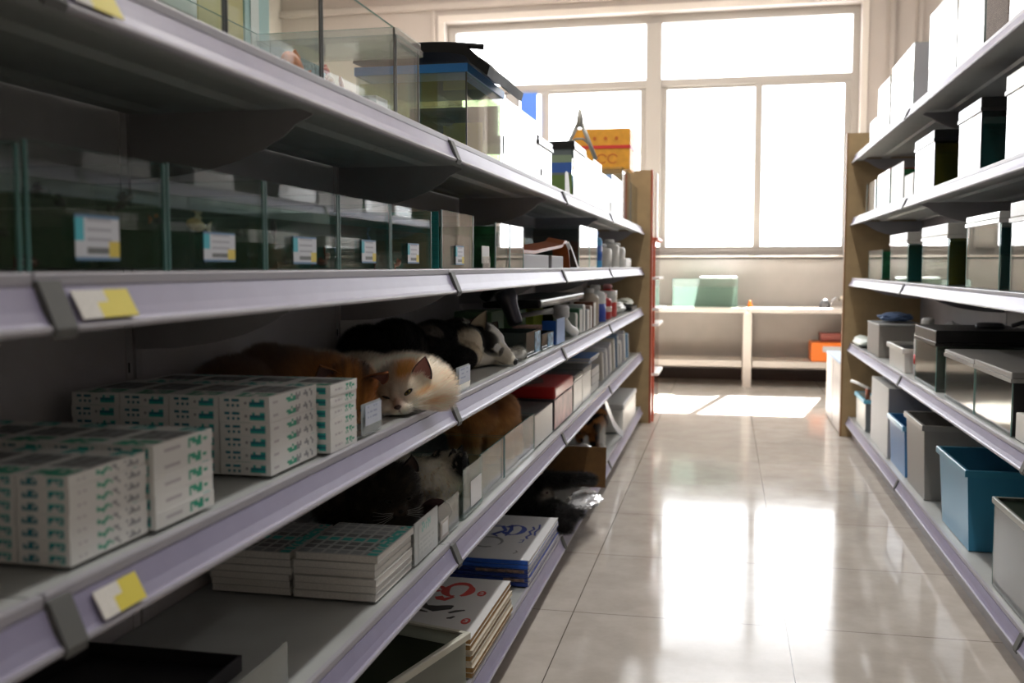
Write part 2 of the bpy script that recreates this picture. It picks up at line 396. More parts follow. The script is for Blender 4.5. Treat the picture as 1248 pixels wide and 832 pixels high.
def make_units():
    secn = {0: 'nearest section at the frame edge', 1: 'section with the carton stacks', 2: 'section with the sleeping animals',
            3: 'section with the red box', 4: 'section touching the tan end panel'}
    for si, (a, b) in enumerate(LSEC):
        for zi, z in enumerate(LZ):
            lab = ()
            if si == 1:
                if zi == 4: lab = ((.725, .79),)
                if zi == 3: lab = ((.722, .80),)
                if zi == 2: lab = ((.738, .80),)
            shelf(-1, LX, LB, a, b, z, '%s shelf of the left unit, %s' % (LEV[zi], secn[si]), 'shelves of the left unit', base=zi == 0, labels=lab, brk={1: (.689, 1.354), 2: (2.178, 3.232)}.get(si))
        a, b = [(-.5, 1.356), (1.356, 2.18), (2.18, 3.28), (3.28, 4.6), (4.6, 6.425)][si]
        t = thing('steel_partition', 'dark steel partition behind the left shelves, %s' % secn[si], 'partition', (LB-.01, a, 0), 'back panels of the left unit')
        obj('back_panel', bbox(LB-.015, LB-.004, a+.02, b-.02, .0, 1.235), BACKM, t)
        bm = nb(); prism([(LB-.03, b-.02), (LB-.03, min(b+.02, 6.428)), (LB-.0015, min(b+.02, 6.428)), (LB-.0015, b+.004), (LB-.012, b+.003), (LB-.012, b-.003), (LB-.0015, b-.004), (LB-.0015, b-.02)], 'z', 0, 1.245, bm)
        up = obj('slotted_post', bm, BACKM, t)
        for zi, z in enumerate(LZ[1:]):
            obj('post_slot', bbox(LB-.002, LB-.0008, b-.0165, b-.0135, z-.15, z-.135), DARKM, up)
    secr = {0: 'section beside the camera', 1: 'section with the big blue bin', 2: 'section touching its tan end panel'}
    for si, (a, b) in enumerate(RSEC):
        for zi, z in enumerate(RZ):
            shelf(1, RX, RB, a, b, z, '%s shelf of the right unit, %s' % (LEV[zi], secr[si]), 'shelves of the right unit', base=zi == 0)
        t = thing('steel_partition', 'grey steel partition behind the right shelves, %s' % secr[si], 'partition', (RB+.01, a, 0), 'back panels of the right unit')
        obj('back_panel', bbox(RB+.004, RB+.014, a+.02, b-.02, .0, 1.66), METAL, t)
        obj('slotted_post', bbox(RB+.0015, RB+.03, b-.019, b+.019 if si < 2 else b+.002, 0, 1.67), METAL, t)
    # tan end panels with red-brown edge
    t = thing('end_panel', 'tan board end panel with red-brown edge closing the left unit', 'end panel', (-.68, 6.44, 0))
    obj('board', bbox(-.90, -.475, 6.43, 6.462, 0, 1.612), CHIP, t)
    obj('edge_band', bbox(-.475, -.462, 6.428, 6.466, 0, 1.614, .002), REDEDGE, t)
    t = thing('end_panel', 'tan board end panel closing the right unit beside the white cabinet', 'end panel', (.9, 6.18, 0))
    obj('board', bbox(.682, 1.14, 6.16, 6.192, 0, 1.775), CHIP, t)
    obj('edge_band', bbox(.672, .682, 6.158, 6.194, 0, 1.777, .002), mat('brown_edge', (.26, .14, .06), .5), t)
make_units()

# ------------------------------------------------------------------ glass tanks
def water_mat(name, tint, murk, mcol): return glass(name, tint, ior=1.33, murk=murk, murk_col=mcol)
SEALG = mat('green_corner_seal', (.10, .24, .22), .3)
W_OLIVE = water_mat('olive_water', (.93, .94, .88), .07, (.42, .43, .34))
W_GREEN = water_mat('green_water', (.90, .95, .91), .07, (.36, .44, .38))
W_DKGREEN = water_mat('dark_green_water', (.35, .45, .30), .55, (.03, .06, .03))
W_TEAL = water_mat('teal_water', (.60, .88, .86), .15, (.06, .30, .30))
W_CLEAR = water_mat('clear_water', (.93, .96, .94), .05, (.4, .5, .45))
W_AMBER = water_mat('amber_water', (.70, .62, .30), .4, (.20, .17, .02))
BK_TEAL = mat('teal_backing', (.01, .13, .15), .6)
BK_GREEN = mat('green_backing', (.02, .16, .05), .6, noise_amt=.5, noise_scale=30)
BK_YEL = mat('yellow_backing', (.60, .52, .02), .6)
BK_OLIVE = mat('olive_backing', (.16, .15, .015), .6)
BK_GRAY = mat('grey_backing', (.10, .11, .11), .6)
GLARE = mat('window_glare_paint', (.86, .87, .88), .25, coat=.5)  # bright sheet that paints the window's reflection onto tank fronts
def rim_bm(x0, x1, y0, y1, zt, w=.009, d=.018):
    bm = nb()
    def ring(o, z): return [bm.verts.new(p) for p in ((x0-o,y0-o,z),(x1+o,y0-o,z),(x1+o,y1+o,z),(x0-o,y1+o,z))]
    R = [ring(0, zt-d+.004), ring(w, zt-d), ring(w, zt+.001), ring(w-.003, zt+.003), ring(-.004, zt+.002), ring(-.004, zt-.004)]
    for a, b in zip(R, R[1:] + [R[0]]):
        for i in range(4): bm.faces.new((a[i], a[(i+1)%4], b[(i+1)%4], b[i]))
    return bm
def tank(x0, x1, y0, y1, z, h, label, cat='fish tank', water=None, level=.62, lid=None, sticker=None, film=False, backing=None, side=-1, g=None, gl=None, lidh=.02, endpane=None, name='fish_tank', seal=None):
    """open glass box; sticker = (y0,y1,z0,z1) on the aisle face; backing = colour sheet on the far end wall"""
    t = thing(name, label, 'tank' if cat is None else cat, ((x0+x1)/2, y0, z), g)
    gt = .004
    bm = tray(x0, x1, y0, y1, z, z+h, gt, rim_mi=1)
    obj('glass_walls', bm, [gl or GLASS, GEDGE], t)
    for (cy0, cy1) in (() if film else ((y0-.0002, y0+.0024), (y1-.0024, y1+.0002))):
        xq = x1 if side < 0 else x0; dd = .0006
        obj('corner_seal', bbox(xq-.0024 if side < 0 else xq-dd, xq+dd if side < 0 else xq+.0024, cy0, cy1, z+.002, z+h), seal or SEALG, t)
    if water:
        obj('water', bbox(x0+gt+.0024, x1-gt-.0006, y0+gt+.0006, y1-gt-.0006, z+gt+.0006, z+h*level), water, t)
    if water in (W_OLIVE, W_GREEN) and side < 0 and z > .9:  # sheet added to imitate lit murky water behind the fish
        obj('lit_murk_sheet', bbox(x0+gt+.0008, x0+gt+.0018, y0+gt+.001, y1-gt-.001, z+gt+.001, z+h*level), mat('olive_lit_murk', (.34, .34, .25), .8) if water is W_OLIVE else mat('green_lit_murk', (.24, .34, .27), .8), t)
    if backing:
        yb = y1-gt-.002
        obj('backing_sheet', bbox(x0+gt+.001, x1-gt-.001, yb, yb+.0012, z+gt+.001, z+h*.97), backing, t)
    xf = x1 if side < 0 else x0; d = .0012 * (1 if side < 0 else -1)
    if film:
        obj('painted_glare', bbox(*sorted((xf+d*.3, xf+d)), y0+.002, y1-.002, z+.003, z+h-.002), GLARE, t)
    if endpane:
        obj('side_panel', bbox(x0+.003, x1-.003, y0-.0016, y0-.0002, z+.003, z+h-.002), endpane, t)
    if lid:
        L = obj('lid', bbox(x0-.004, x1+.004, y0-.004, y1+.004, z+h-.001, z+h+lidh, .004), lid, t)
        obj('lid_rim', tray(x0-.006, x1+.006, y0-.006, y1+.006, z+h-.012, z+h-.001, .004, base=.0035), lid, L)
    if sticker:
        a, b, c, e = sticker
        bm = nb()
        def fn(u, v, i, j):
            if v > .93: return 1
            if v < .08: return 1
            if u < .2 and .45 < v < .93: return 2
            if u > .78 and .1 < v < .4: return 3
            if .28 < u < .75 and .14 < v < .30: return 4
            if .25 < u < .8 and int(v*14) % 3 == 0 and v > .45: return 5
            return 0
        pgrid(bm, (xf+d*1.2, a, z+c), (0, b-a, 0), (0, 0, e-c), 16, 14, fn)
        r = bmesh.ops.extrude_face_region(bm, geom=bm.faces[:]); vv = [v for v in r['geom'] if isinstance(v, bmesh.types.BMVert)]
        bmesh.ops.translate(bm, verts=vv, vec=(d*.5, 0, 0))
        q = obj('name_sticker', bm, [mat('sticker_white', (.62, .65, .70), .5), mat('sticker_border', (.10, .22, .38), .5), mat('sticker_teal', (.05, .45, .55), .5), mat('sticker_yellow', (.75, .60, .08), .5), DGREYI, mat('sticker_lines', (.40, .42, .48), .5)], t)
        q['label'] = 'white price and name sticker with blue border'
    return t
def fish(p, L, col, heading=0., pitch=0., label='', g=None, fat=.36, tailc=None):
    """body along local x (nose at +x)"""
    t = thing('fish', label, 'fish', p, g, rz=heading); t.rotation_euler = (0, -pitch, heading)
    cm = mat('fish_%02d%02d%02d' % tuple(int(c*99) for c in col), col, .35, noise_amt=.25, noise_scale=150)
    tm = mat('fin_%02d%02d%02d' % tuple(int(c*99) for c in (tailc or col)), tailc or col, .4)
    prof = [(.001, L*.5), (L*fat*.28, L*.42), (L*fat*.44, L*.28), (L*fat*.5, L*.08), (L*fat*.42, -L*.12), (L*fat*.24, -L*.3), (L*fat*.1, -L*.4), (.001, -L*.43)]
    bm = lathe([(r, h) for r, h in prof[::-1]], (0, 0, 0), 12, ax='x')
    for v in bm.verts: v.co.y *= .55
    obj('body', bm, cm, t, smooth=True, local=True)
    tl = [(-L*.40, 0), (-L*.5, L*.10), (-L*.68, L*.2), (-L*.62, 0), (-L*.68, -L*.2), (-L*.5, -L*.10)]
    obj('tail_fin', prism(tl, 'y', -.0006, .0006), tm, t, local=True)
    obj('dorsal_fin', prism([(L*.2, L*fat*.42), (L*.05, L*(fat*.45+.14)), (-L*.2, L*(fat*.3+.12)), (-L*.12, L*fat*.34)], 'y', -.0006, .0006), tm, t, local=True)
    return t
FBLACK, FRED, FORG, FGOLD, FDRED = (.012,.012,.012), (.50,.05,.02), (.62,.16,.03), (.55,.40,.12), (.13,.02,.02)

def left_tanks():
    # second shelf from the top: the row of small tanks  (deck z=.996, front x=-.55)
    z = .998; xb = -.79; g = 'row of small glass tanks with stickers'
    T = lambda y0, y1, h, lab, **k: tank(xb, -.55, y0, y1, z, h, lab, g=g, **k)
    T(.49, .702, .104, 'small tank of olive water cut by the frame edge beside the big sticker tank', water=W_OLIVE)
    T(.710, .914, .108, 'tank of olive water with dark fish and the largest white sticker', water=W_OLIVE, sticker=(.768, .832, .012, .052))
    T(.919, 1.134, .110, 'tank with a golden fish beside its white sticker', water=W_GREEN, level=.6, sticker=(.985, 1.055, .012, .044))
    T(1.139, 1.371, .110, 'green water tank with two black fish left of its sticker', water=W_GREEN, level=.6, sticker=(1.213, 1.287, .010, .046))
    T(1.377, 1.600, .110, 'tank with orange fish on the bottom and narrow sticker, third from the slatted one', water=W_CLEAR, level=.62, sticker=(1.462, 1.525, .012, .048))
    T(1.606, 1.840, .110, 'tank with red fish and blue patches just before the teal slatted tank', water=W_CLEAR, level=.62, sticker=(1.69, 1.755, .012, .048))
    slat = mat('teal_slatted_sheet', (.02, .30, .30), .5)
    t = T(1.912, 2.165, .118, 'tank with teal slatted sides standing by the second strip clip', water=W_TEAL, level=.6, sticker=(2.01, 2.075, .010, .05))
    bm = nb()
    for k in range(13):
        zz = z + .004 + k*.0086
        box(bm, xb+.006, -.556, 1.9085, 1.9115, zz, zz+.0072, .0008)
    box(bm, xb+.006, -.556, 1.9108, 1.9118, z+.003, z+.115)
    obj('slatted_sheet', bm, slat, t)
    t = T(2.384, 2.545, .114, 'tank with green plants and teal back behind a white card', water=W_GREEN, level=.75, backing=BK_GREEN)
    T(2.550, 2.727, .114, 'bare glass tank with bright front next to the grey boxes', gl=GLASSR)
    # upright white card between the slatted tank and the plant tank
    t = thing('price_card', 'white price card in a clear stand before the plant tank', 'price card', (-.545, 2.24, z))
    obj('card', bbox(-.549, -.547, 2.235, 2.305, z+.014, z+.054, .0006), WHITE, t); obj('stand', bbox(-.5465, -.5445, 2.235, 2.305, z, z+.03), ACRYL, t)
    # fish
    b = z
    fish((-.60, .745, b+.035), .02, FBLACK, 1.9, 0, 'small black fish at the lower corner of the big sticker tank')
    fish((-.60, .79, b+.072), .030, FBLACK, 1.6, .1, 'round black fish above the largest sticker')
    fish((-.62, .845, b+.068), .026, FBLACK, 1.6, -.3, 'black fish between the round one and the long one')
    fish((-.575, .882, b+.069), .042, (.03, .03, .02), 1.6, .45, 'long dark fish slanting under the water surface', fat=.24)
    fish((-.585, .868, b+.036), .024, FDRED, 1.5, 0, 'dark red fish right of the largest sticker')
    fish((-.62, .80, b+.010), .03, FDRED, 1.6, 0, 'dark red fish at the bottom under the largest sticker')
    fish((-.585, .955, b+.055), .022, FBLACK, 1.6, 0, 'black fish with orange tail behind the second sticker tank corner', tailc=FORG)
    fish((-.60, 1.065, b+.054), .045, FGOLD, -1.6, .1, 'golden fish with pale fins at the water surface', tailc=(.6, .55, .35))
    fish((-.60, 1.095, b+.018), .028, (.05, .05, .045), 1.6, .2, 'dark fish on the bottom of the golden fish tank')
    fish((-.60, 1.17, b+.048), .022, FBLACK, -1.6, 0, 'upper black fish left of the third sticker')
    fish((-.60, 1.20, b+.020), .028, FBLACK, -1.5, 0, 'lower black fish left of the third sticker')
    fish((-.60, 1.265, b+.056), .026, FBLACK, -1.5, 1.3, 'round black fish above the third sticker', fat=.6)
    for i, (y, zz, l) in enumerate(((1.30, .012, .03), (1.335, .018, .03), (1.32, .028, .024))): fish((-.60, y, b+zz), l, (.04, .045, .03), 1.4+i*.3, .2, 'dark green fish resting in the third sticker tank corner', 'dark fish resting on the tank bottom')
    for i, (y, zz, l) in enumerate(((1.425, .012, .03), (1.45, .020, .028), (1.44, .03, .022))): fish((-.60, y, b+zz), l, FRED, 1.2+i*.4, .4*i, 'orange red fish clustered left of the fourth sticker', 'orange red fish cluster')
    fish((-.60, 1.665, b+.018), .04, FRED, 1.9, .8, 'red fish left of the fifth sticker'); fish((-.60, 1.79, b+.012), .034, FRED, 1.6, .3, 'red fish right of the fifth sticker')
    fish((-.66, 1.64, b+.05), .03, (.05, .35, .75), 1.6, 1., 'blue fish in the tank before the slatted one'); fish((-.66, 1.80, b+.055), .03, (.05, .35, .75), 1.6, -1., 'blue fish at the far side of the fifth sticker tank')
    # ---- top shelf (deck z=1.25)
    z = 1.252; g = 'large glass tanks on the top shelf'
    SEAL = mat('dark_silicone', (.03, .04, .035), .4)
    T = lambda y0, y1, h, lab, **k: tank(-.80, k.pop('xf', -.55), y0, y1, z, h, lab, g=k.pop('g', g), seal=SEAL, gl=k.pop('gl', glass('thin_tank_glass', (.975, .99, .985), ior=1.16)), **k)
    T(.80, 1.045, .20, 'tall clear tank cut by the top left corner of the view')
    yp = thing('yellow_board', 'yellow board standing behind the tall clear tanks', 'board', (-.81, 1.5, z+.0))
    obj('board', bbox(-.815, -.808, 1.452, 1.60, z+.0, z+.30), mat('pale_yellow_board', (.52, .44, .16), .5), yp)
    bp = thing('blue_box', 'blue box with white upper half standing behind the tall clear tanks', 'box', (-.81, 1.3, z))
    obj('body', bbox(-.822, -.806, 1.20, 1.445, z, z+.095, .002), [mat('mid_blue_box', (.04, .18, .48), .4)], bp); obj('upper_half', bbox(-.822, -.806, 1.20, 1.445, z+.0955, z+.24, .002), WHITE, bp)
    pr = thing('striped_pack', 'teal and white striped pack standing behind the tall clear tanks', 'pack', (-.81, 1.65, z))
    obj('body', bbox(-.816, -.807, 1.605, 1.70, z, z+.30, .002), mat('teal_pale_pack', (.35, .55, .55), .4), pr); obj('stripe', bbox(-.8065, -.8055, 1.625, 1.655, z+.002, z+.298), WHITE, pr)
    pr = thing('speckled_board', 'grey speckled board with tan foot standing behind the tall clear tanks', 'board', (-.81, 1.8, z))
    obj('board', bbox(-.815, -.808, 1.705, 1.96, z+.105, z+.155), mat('speckled_grey', (.34, .40, .42), .3, noise_amt=.5, noise_scale=120), pr); obj('tan_foot', bbox(-.815, -.808, 1.705, 1.96, z+.080, z+.1045), mat('pale_tan_board', (.48, .40, .24), .5), pr); obj('dark_foot', bbox(-.815, -.808, 1.705, 1.96, z, z+.0795), mat('dark_grey_foot', (.10, .12, .13), .5, noise_amt=.5, noise_scale=25), pr)
    T(1.05, 1.318, .20, 'tall clear tank with a small orange fish before the dark seam')
    T(1.323, 1.634, .152, 'clear tank with the big orange fish and brown fish on the bottom')
    T(1.640, 1.768, .142, 'small clear tank with rounded lid before the blue rimmed tank', lid=glass('clear_plastic', (.9, .92, .92), rough=.05, murk=.1, murk_col=(.8, .8, .8)), lidh=.012)
    fish((-.62, 1.385, z+.044), .062, FORG, -1.75, .25, 'big orange fish behind the dark tank seam', fat=.55)
    fish((-.60, 1.455, z+.050), .03, FRED, 1.6, 0, 'small red fish at the tail of the big orange fish')
    fish((-.62, 1.115, z+.030), .05, FORG, 1.75, .2, 'orange fish low in front of the blue box')
    fish((-.64, 1.56, z+.050), .055, (.30, .16, .07), 1.6, .3, 'brown fish on the tank bottom'); fish((-.63, 1.595, z+.052), .035, (.38, .16, .07), -1.5, .9, 'reddish brown fish nosing the tank bottom')
    bn = thing('paper_stack', 'small stack of white papers inside the small clear tank', 'papers', (-.64, 1.70, z+.006))
    for k in range(1): obj('sheets', bbox(-.67, -.60, 1.68, 1.74, z+.006, z+.05, .001), mat('ruled_paper', (.72, .74, .76), .6), bn)
    # big blue rimmed tank with black lid lying on it
    t = T(2.110, 2.467, .168, 'large tank with blue rim, yellow back and a black lid on it', backing=None, water=W_OLIVE2, level=.9, gl=GLASSR)
    obj('blue_rim', tray(-.803, -.547, 2.107, 2.470, z+.168, z+.186, .012, base=.004), mat('blue_rim_paint', (.02, .20, .55), .4), t)
    obj('yellow_sheet', bbox(-.70, -.60, 2.452, 2.458, z+.006, z+.11), BK_YEL, t)
    obj('dark_band', bbox(-.79, -.56, 2.459, 2.4615, z+.06, z+.15), mat('dark_green_band', (.02, .05, .04), .6), t)
    fish((-.625, 2.17, z+.075), .06, FBLACK, .2, -.15, 'black fish in front of the yellow sheet')
    t = thing('tank_cover', 'black curved plastic tank lid lying over the blue rimmed tank', 'lid', (-.68, 2.2, z+.187))
    bm = nb(); top = []; rng = 18
    for j in range(9):
        row = []
        for i in range(rng+1):
            u = i/rng; v = j/8
            x = -.80 + .30*u; y = 2.09 + .34*v
            zz = z+.192 + .014*math.sin(PI*u*.9) - .042*(max(0, u-.62)/.38)**2*(1 if u > .86 else .35) + .002*math.sin(v*9+u*3)
            row.append(bm.verts.new((x + .004*v, y, zz)))
        top.append(row)
    for j in range(8):
        for i in range(rng): bm.faces.new((top[j][i], top[j][i+1], top[j+1][i+1], top[j+1][i]))
    r = bmesh.ops.extrude_face_region(bm, geom=bm.faces[:]); vv = [v for v in r['geom'] if isinstance(v, bmesh.types.BMVert)]
    bmesh.ops.translate(bm, verts=vv, vec=(.006, 0, .020))
    obj('lid_shell', bm, mat('satin_black', (.008, .008, .008), .5, spec=.25), t, smooth=False)
    obj('lid_ridge', tube([(-.78+.27*k/12, 2.10, z+.214+.012*math.sin(PI*k/12*.95)) for k in range(13)], .006, 8), _m['satin_black'], t, smooth=True)
    T(2.475, 2.921, .176, 'long glossy white glare-painted tank next to the blue rimmed tank', film=True)
    lt = T(2.935, 3.175, .125, 'low white glare-painted tank with a black dot by the third clip', film=True, lid=BLACKP, lidh=.015)
    bm = lathe([(.008, 0), (.008, .002)], (-.5487, 2.99, z+.035), 12, ax='x')
    for v in bm.verts: v.co.z = z+.035 + (v.co.z-z-.035)*1.3
    obj('black_dot', bm, BLACKI, lt)
    t = T(3.643, 3.95, .19, 'tank with black lid and blue and green end sheet beside the orange carton', lid=BLACKP, lidh=.018, film=True, endpane=None)
    bm = nb(); yy = 3.6415
    def fn(u, v, i, j): return 3 if v > .86 else (1 if v > .72 else (2 if v > .5 else (3 if v > .45 else 0)))
    pgrid(bm, (-.795, yy, z+.004), (.24, 0, 0), (0, 0, .18), 4, 20, fn)
    r = bmesh.ops.extrude_face_region(bm, geom=bm.faces[:]); vv = [v for v in r['geom'] if isinstance(v, bmesh.types.BMVert)]; bmesh.ops.translate(bm, verts=vv, vec=(0, -.001, 0))
    obj('printed_sheet', bm, [mat('sheet_green', (.12, .20, .05), .5), mat('sheet_sage', (.25, .33, .22), .5), mat('sheet_blue', (.04, .12, .42), .5), mat('sheet_grey', (.13, .16, .17), .5)], t)
    T(3.955, 4.20, .185, 'white glare-painted tank under the metal clamp', film=True); T(4.206, 4.473, .20, 'white glare-painted tank before the dark seam under the clamp', film=True)
    T(4.485, 4.864, .17, 'dark green backed tank behind the tilted white card', backing=BK_TEAL, water=W_DKGREEN)
    T(4.90, 5.35, .20, 'upright pale blue sheeted tank near the tan end panel', endpane=PALEBL, film=True); T(5.40, 5.83, .282, 'greyish glass tank under the orange carton', gl=GLASSR, endpane=None)
    T(5.9, 6.30, .24, 'grey glass tank in the corner by the tan end panel', gl=GLASSR)
    # tilted white cards
    for i, (y, hh, lab) in enumerate(((3.42, .075, 'tilted white card leaning before the tank with blue sheet'), (4.72, .055, 'tilted white card leaning before the dark green tank'))):
        t = thing('price_card', lab, 'price card', (-.54, y, z))
        bm = nb(); A = [(-.0, 0), (.05, 0), (.035, hh*.8), (.028, hh), (.012, hh*1.03), (.0, hh*.9)]
        prism([(y + p[0]*2.2-.03, z + p[1]) for p in A], 'x', -.541, -.539, bm); obj('card', bm, WHITE, t)
    # orange carton with a red band, and the metal clamp
    t = thing('orange_carton', 'orange gift carton with red band lying on top of the tanks', 'carton', (-.68, 5.6, 1.536))
    obj('carton', bbox(-.845, -.525, 5.55, 5.80, 1.5365, 1.76, .004), mat('orange_print', (.72, .33, .03), .5, noise_amt=.12, noise_scale=25), t)
    obj('red_band', bbox(-.847, -.523, 5.547, 5.803, 1.650, 1.668, .001), REDI, t)
    for i in range(4):
        bm = nb(); prism(arc(-.78 + i*.060, 1.705, .010, .011, 0, 330, 7), 'y', 5.5472, 5.5498, bm); obj('printed_mark', bm, mat('rust_print', (.55, .14, .02), .5), t)
    bm = nb()
    for (c, r0) in ((-.68, .026), (-.62, .026)):
        ribbon(arc(c, 1.595, r0, .024, 20, 320), .007, 0, bm, (1,0,0), (0,0,1), (0, 5.5494, 0), h=.0)
    bmesh.ops.translate(bm, verts=bm.verts, vec=(0, .0002, 0))
    r = bmesh.ops.extrude_face_region(bm, geom=bm.faces[:]); vv = [v for v in r['geom'] if isinstance(v, bmesh.types.BMVert)]; bmesh.ops.translate(bm, verts=vv, vec=(0, -.0008, 0))
    obj('printed_scrolls', bm, _m['rust_print'], t)
    t = thing('spring_clamp', 'grey metal spring clamp standing with open arms on the white tanks', 'clamp', (-.66, 4.33, z+.201))
    zc = z+.2005; ks = 1.65
    tube_ = lambda a, b, r0, r1: tube([a, ((a[0]+b[0])/2, (a[1]+b[1])/2, (a[2]+b[2])/2), b], [r0, (r0+r1)/2, r1], 8)
    hs = (-.626, 4.33, zc+.185)
    WM = mat('worn_metal', (.36, .36, .33), .45, metal=.5)
    obj('hinge', tube([(hs[0], hs[1], zc+.15), (hs[0], hs[1], zc+.185), (hs[0], hs[1], zc+.225)], [.016, .014, .007], 8), WM, t, smooth=True)
    obj('arm', tube_((hs[0]-.008, hs[1], zc+.165), (hs[0]-.085, hs[1], zc+.007), .009, .007), WM, t, smooth=True)
    obj('arm', tube_((hs[0]+.008, hs[1], zc+.165), (hs[0]+.070, hs[1], zc+.010), .009, .009), WM, t, smooth=True)
    obj('cross_bar', tube([(hs[0]-.045, hs[1], zc+.075), (hs[0]-.02, hs[1], zc+.10), (hs[0]+.015, hs[1], zc+.10), (hs[0]+.038, hs[1], zc+.078)], .005, 8), WM, t, smooth=True)
W_OLIVE2 = water_mat('lime_water', (.80, .86, .62), .10, (.20, .24, .05))
left_tanks()

# ------------------------------------------------------------------ cartons, books and other goods of the left unit
def mk_carton_fns(seed, big=False):
    r = random.Random(seed); g1 = glyph(5, seed+1); g2 = glyph(5, seed+2); g3 = glyph(5, seed+3)
    # materials: 0 white, 1 teal, 2 dark teal, 3 grey, 4 green, 5 dark grey print
    def end(u, v, i, j):
        if v < .1 or v > .9: return 0
        if .12 < u < .42 and .2 < v < .82: return (2 if g1(i, j) else 0) if not (j == 2 and i % 3 == 0) else 0
        if .48 < u < .54 and .3 < v < .7: return 3 if g3(i, j) else 0
        if .62 < u < .88 and .2 < v < .82: return (1 if j % 2 else 2) if g2(i, j) or g1(i, j) else 0
        return 0
    def side(u, v, i, j):
        if v < .15 or v > .88: return 0
        if .08 < u < .2 and .3 < v < .7: return 6 if g3(i, j) else 0
        if .34 < u < .52: return 4 if g1(i, j) else 0
        if .54 < u < .64: return 3 if g2(i, j) else 0
        if .70 < u < .90 and .25 < v < .75: return 3 if g3(i, j) else 0
        return 0
    def sideb(u, v, i, j):
        if .55 < u < .9 and .15 < v < .85: return 4 if (g1(i, j) and (j % 2 == 0 or u < .8)) else 0
        if .15 < u < .45 and .3 < v < .7: return 6 if g2(i, j) else 0
        return 0
    def top(u, v, i, j):
        if v < .25 and .2 < u < .9: return 4 if g1(i, j) else 0
        if .3 < v < .72 and .12 < u < .9: return 5 if (i % 3 and g2(i, j)) else 3
        if v > .8 and u > .5: return 1 if g3(i, j) else 0
        return 0
    return end, (sideb if big else side), top
CM = [mat('carton_white', (.78, .79, .77), .45), TEAL, TEALD, GREYI, GREENI, DGREYI, mat('faint_print', (.52, .50, .52), .5)]
def cartons():
    z0 = .7402 + .0045
    def proto(w, d, h, seed, big=False):
        e, s, tp = mk_carton_fns(seed, big)
        bm = carton_bm(w, d, h, e, s, tp)
        o = obj('medicine_carton', bm, CM); return o
    def stack(pr, nx, ny, nz, x1, y0, w, d, h, group, words, jit=.0012, rng=None):
        rr = random.Random(len(words)); first = True
        for ix in range(nx):
            for iy in range(ny):
                for iz in range(nz):
                    o = pr if first else pr.copy()
                    if not first: COL.objects.link(o)
                    first = False
                    x = x1 - (ix+1)*w - ix*.0015 + rr.uniform(-jit, 0); y = y0 + iy*(d+.002) + rr.uniform(0, jit)
                    o.location = (x, y, z0 + iz*(h+.0002)); o.rotation_euler = (0, 0, rr.uniform(-.006, .006))
                    row = ['front', 'second', 'third', 'fourth', 'fifth', 'sixth'][ix]; lay = ['bottom', 'second', 'third', 'fourth', 'fifth', 'sixth', 'seventh'][iz]
                    lay = 'top' if iz == nz-1 else lay
                    dep = '' if ny == 1 else [', near half', ', far half', ', far end'][iy]
                    tag(o, '%s, %s layer of the %s column%s' % (words, lay, row, dep), 'carton', group)
    w, d, h = .0520, .118, .0112
    stack(proto(w, d, h, 3), 5, 1, 7, -.551, .752, w, d, h, 'cartons in the nearest block', 'flat white medicine carton in the nearest block')
    w, d, h = .0585, .114, .0167
    stack(proto(w, d, h, 9, True), 5, 1, 5, -.546, .876, w, d, h, 'cartons in the block with green stripes', 'white carton with green stripes behind the nearest block')
    w, d, h = .068, .144, .0163
    stack(proto(w, d, h, 14), 4, 1, 6, -.549, 1.139, w, d, h, 'cartons in the six layer block', 'white teal printed carton in the six layer block')
    w, d, h = .072, .10, .0157
    stack(proto(w, d, h, 21, True), 4, 1, 6, -.534, 1.296, w, d, h, 'cartons beside the orange cat', 'white teal printed carton beside the orange cat')
cartons()

def book_stack(x0, x1, y0, y1, z, n, h, cover, label, group, spine=None, pages=PAPER, jit=.003, seed=1, art=None, rz=0, wob=.0, pages_list=None):
    r = random.Random(seed); words = ['bottom', 'second', 'third', 'fourth', 'fifth', 'sixth', 'seventh', 'eighth', 'ninth', 'tenth']
    for k in range(n):
        dx = r.uniform(-jit, jit); dy = r.uniform(-jit, jit)
        lay = 'top' if k == n-1 else words[k] + (' up' if k else '')
        t = thing('book', '%s, %s of its stack' % (label, lay), 'book', (x0, y0, z + k*h), group)
        a, b, c, e = x0+dx, x1+dx, y0+dy, y1+dy; zz = z + k*h
        pg = pages_list[k % len(pages_list)] if pages_list else pages
        obj('pages', bbox(a+.0015, b-.001, c+.001, e-.001, zz+.0008, zz+h-.0012), pg, t)
        bm = nb(); cv = .0008
        prism([(a, zz+.0001), (b, zz+.0001), (b, zz+cv), (a+cv, zz+cv), (a+cv, zz+h-cv-.0003), (b, zz+h-cv-.0003), (b, zz+h-.0003), (a, zz+h-.0003)], 'y', c, e, bm)
        obj('cover', bm, cover if k == n-1 or spine is None else spine, t)
        if k == n-1 and art: art(t, a, b, c, e, zz+h-.0003)
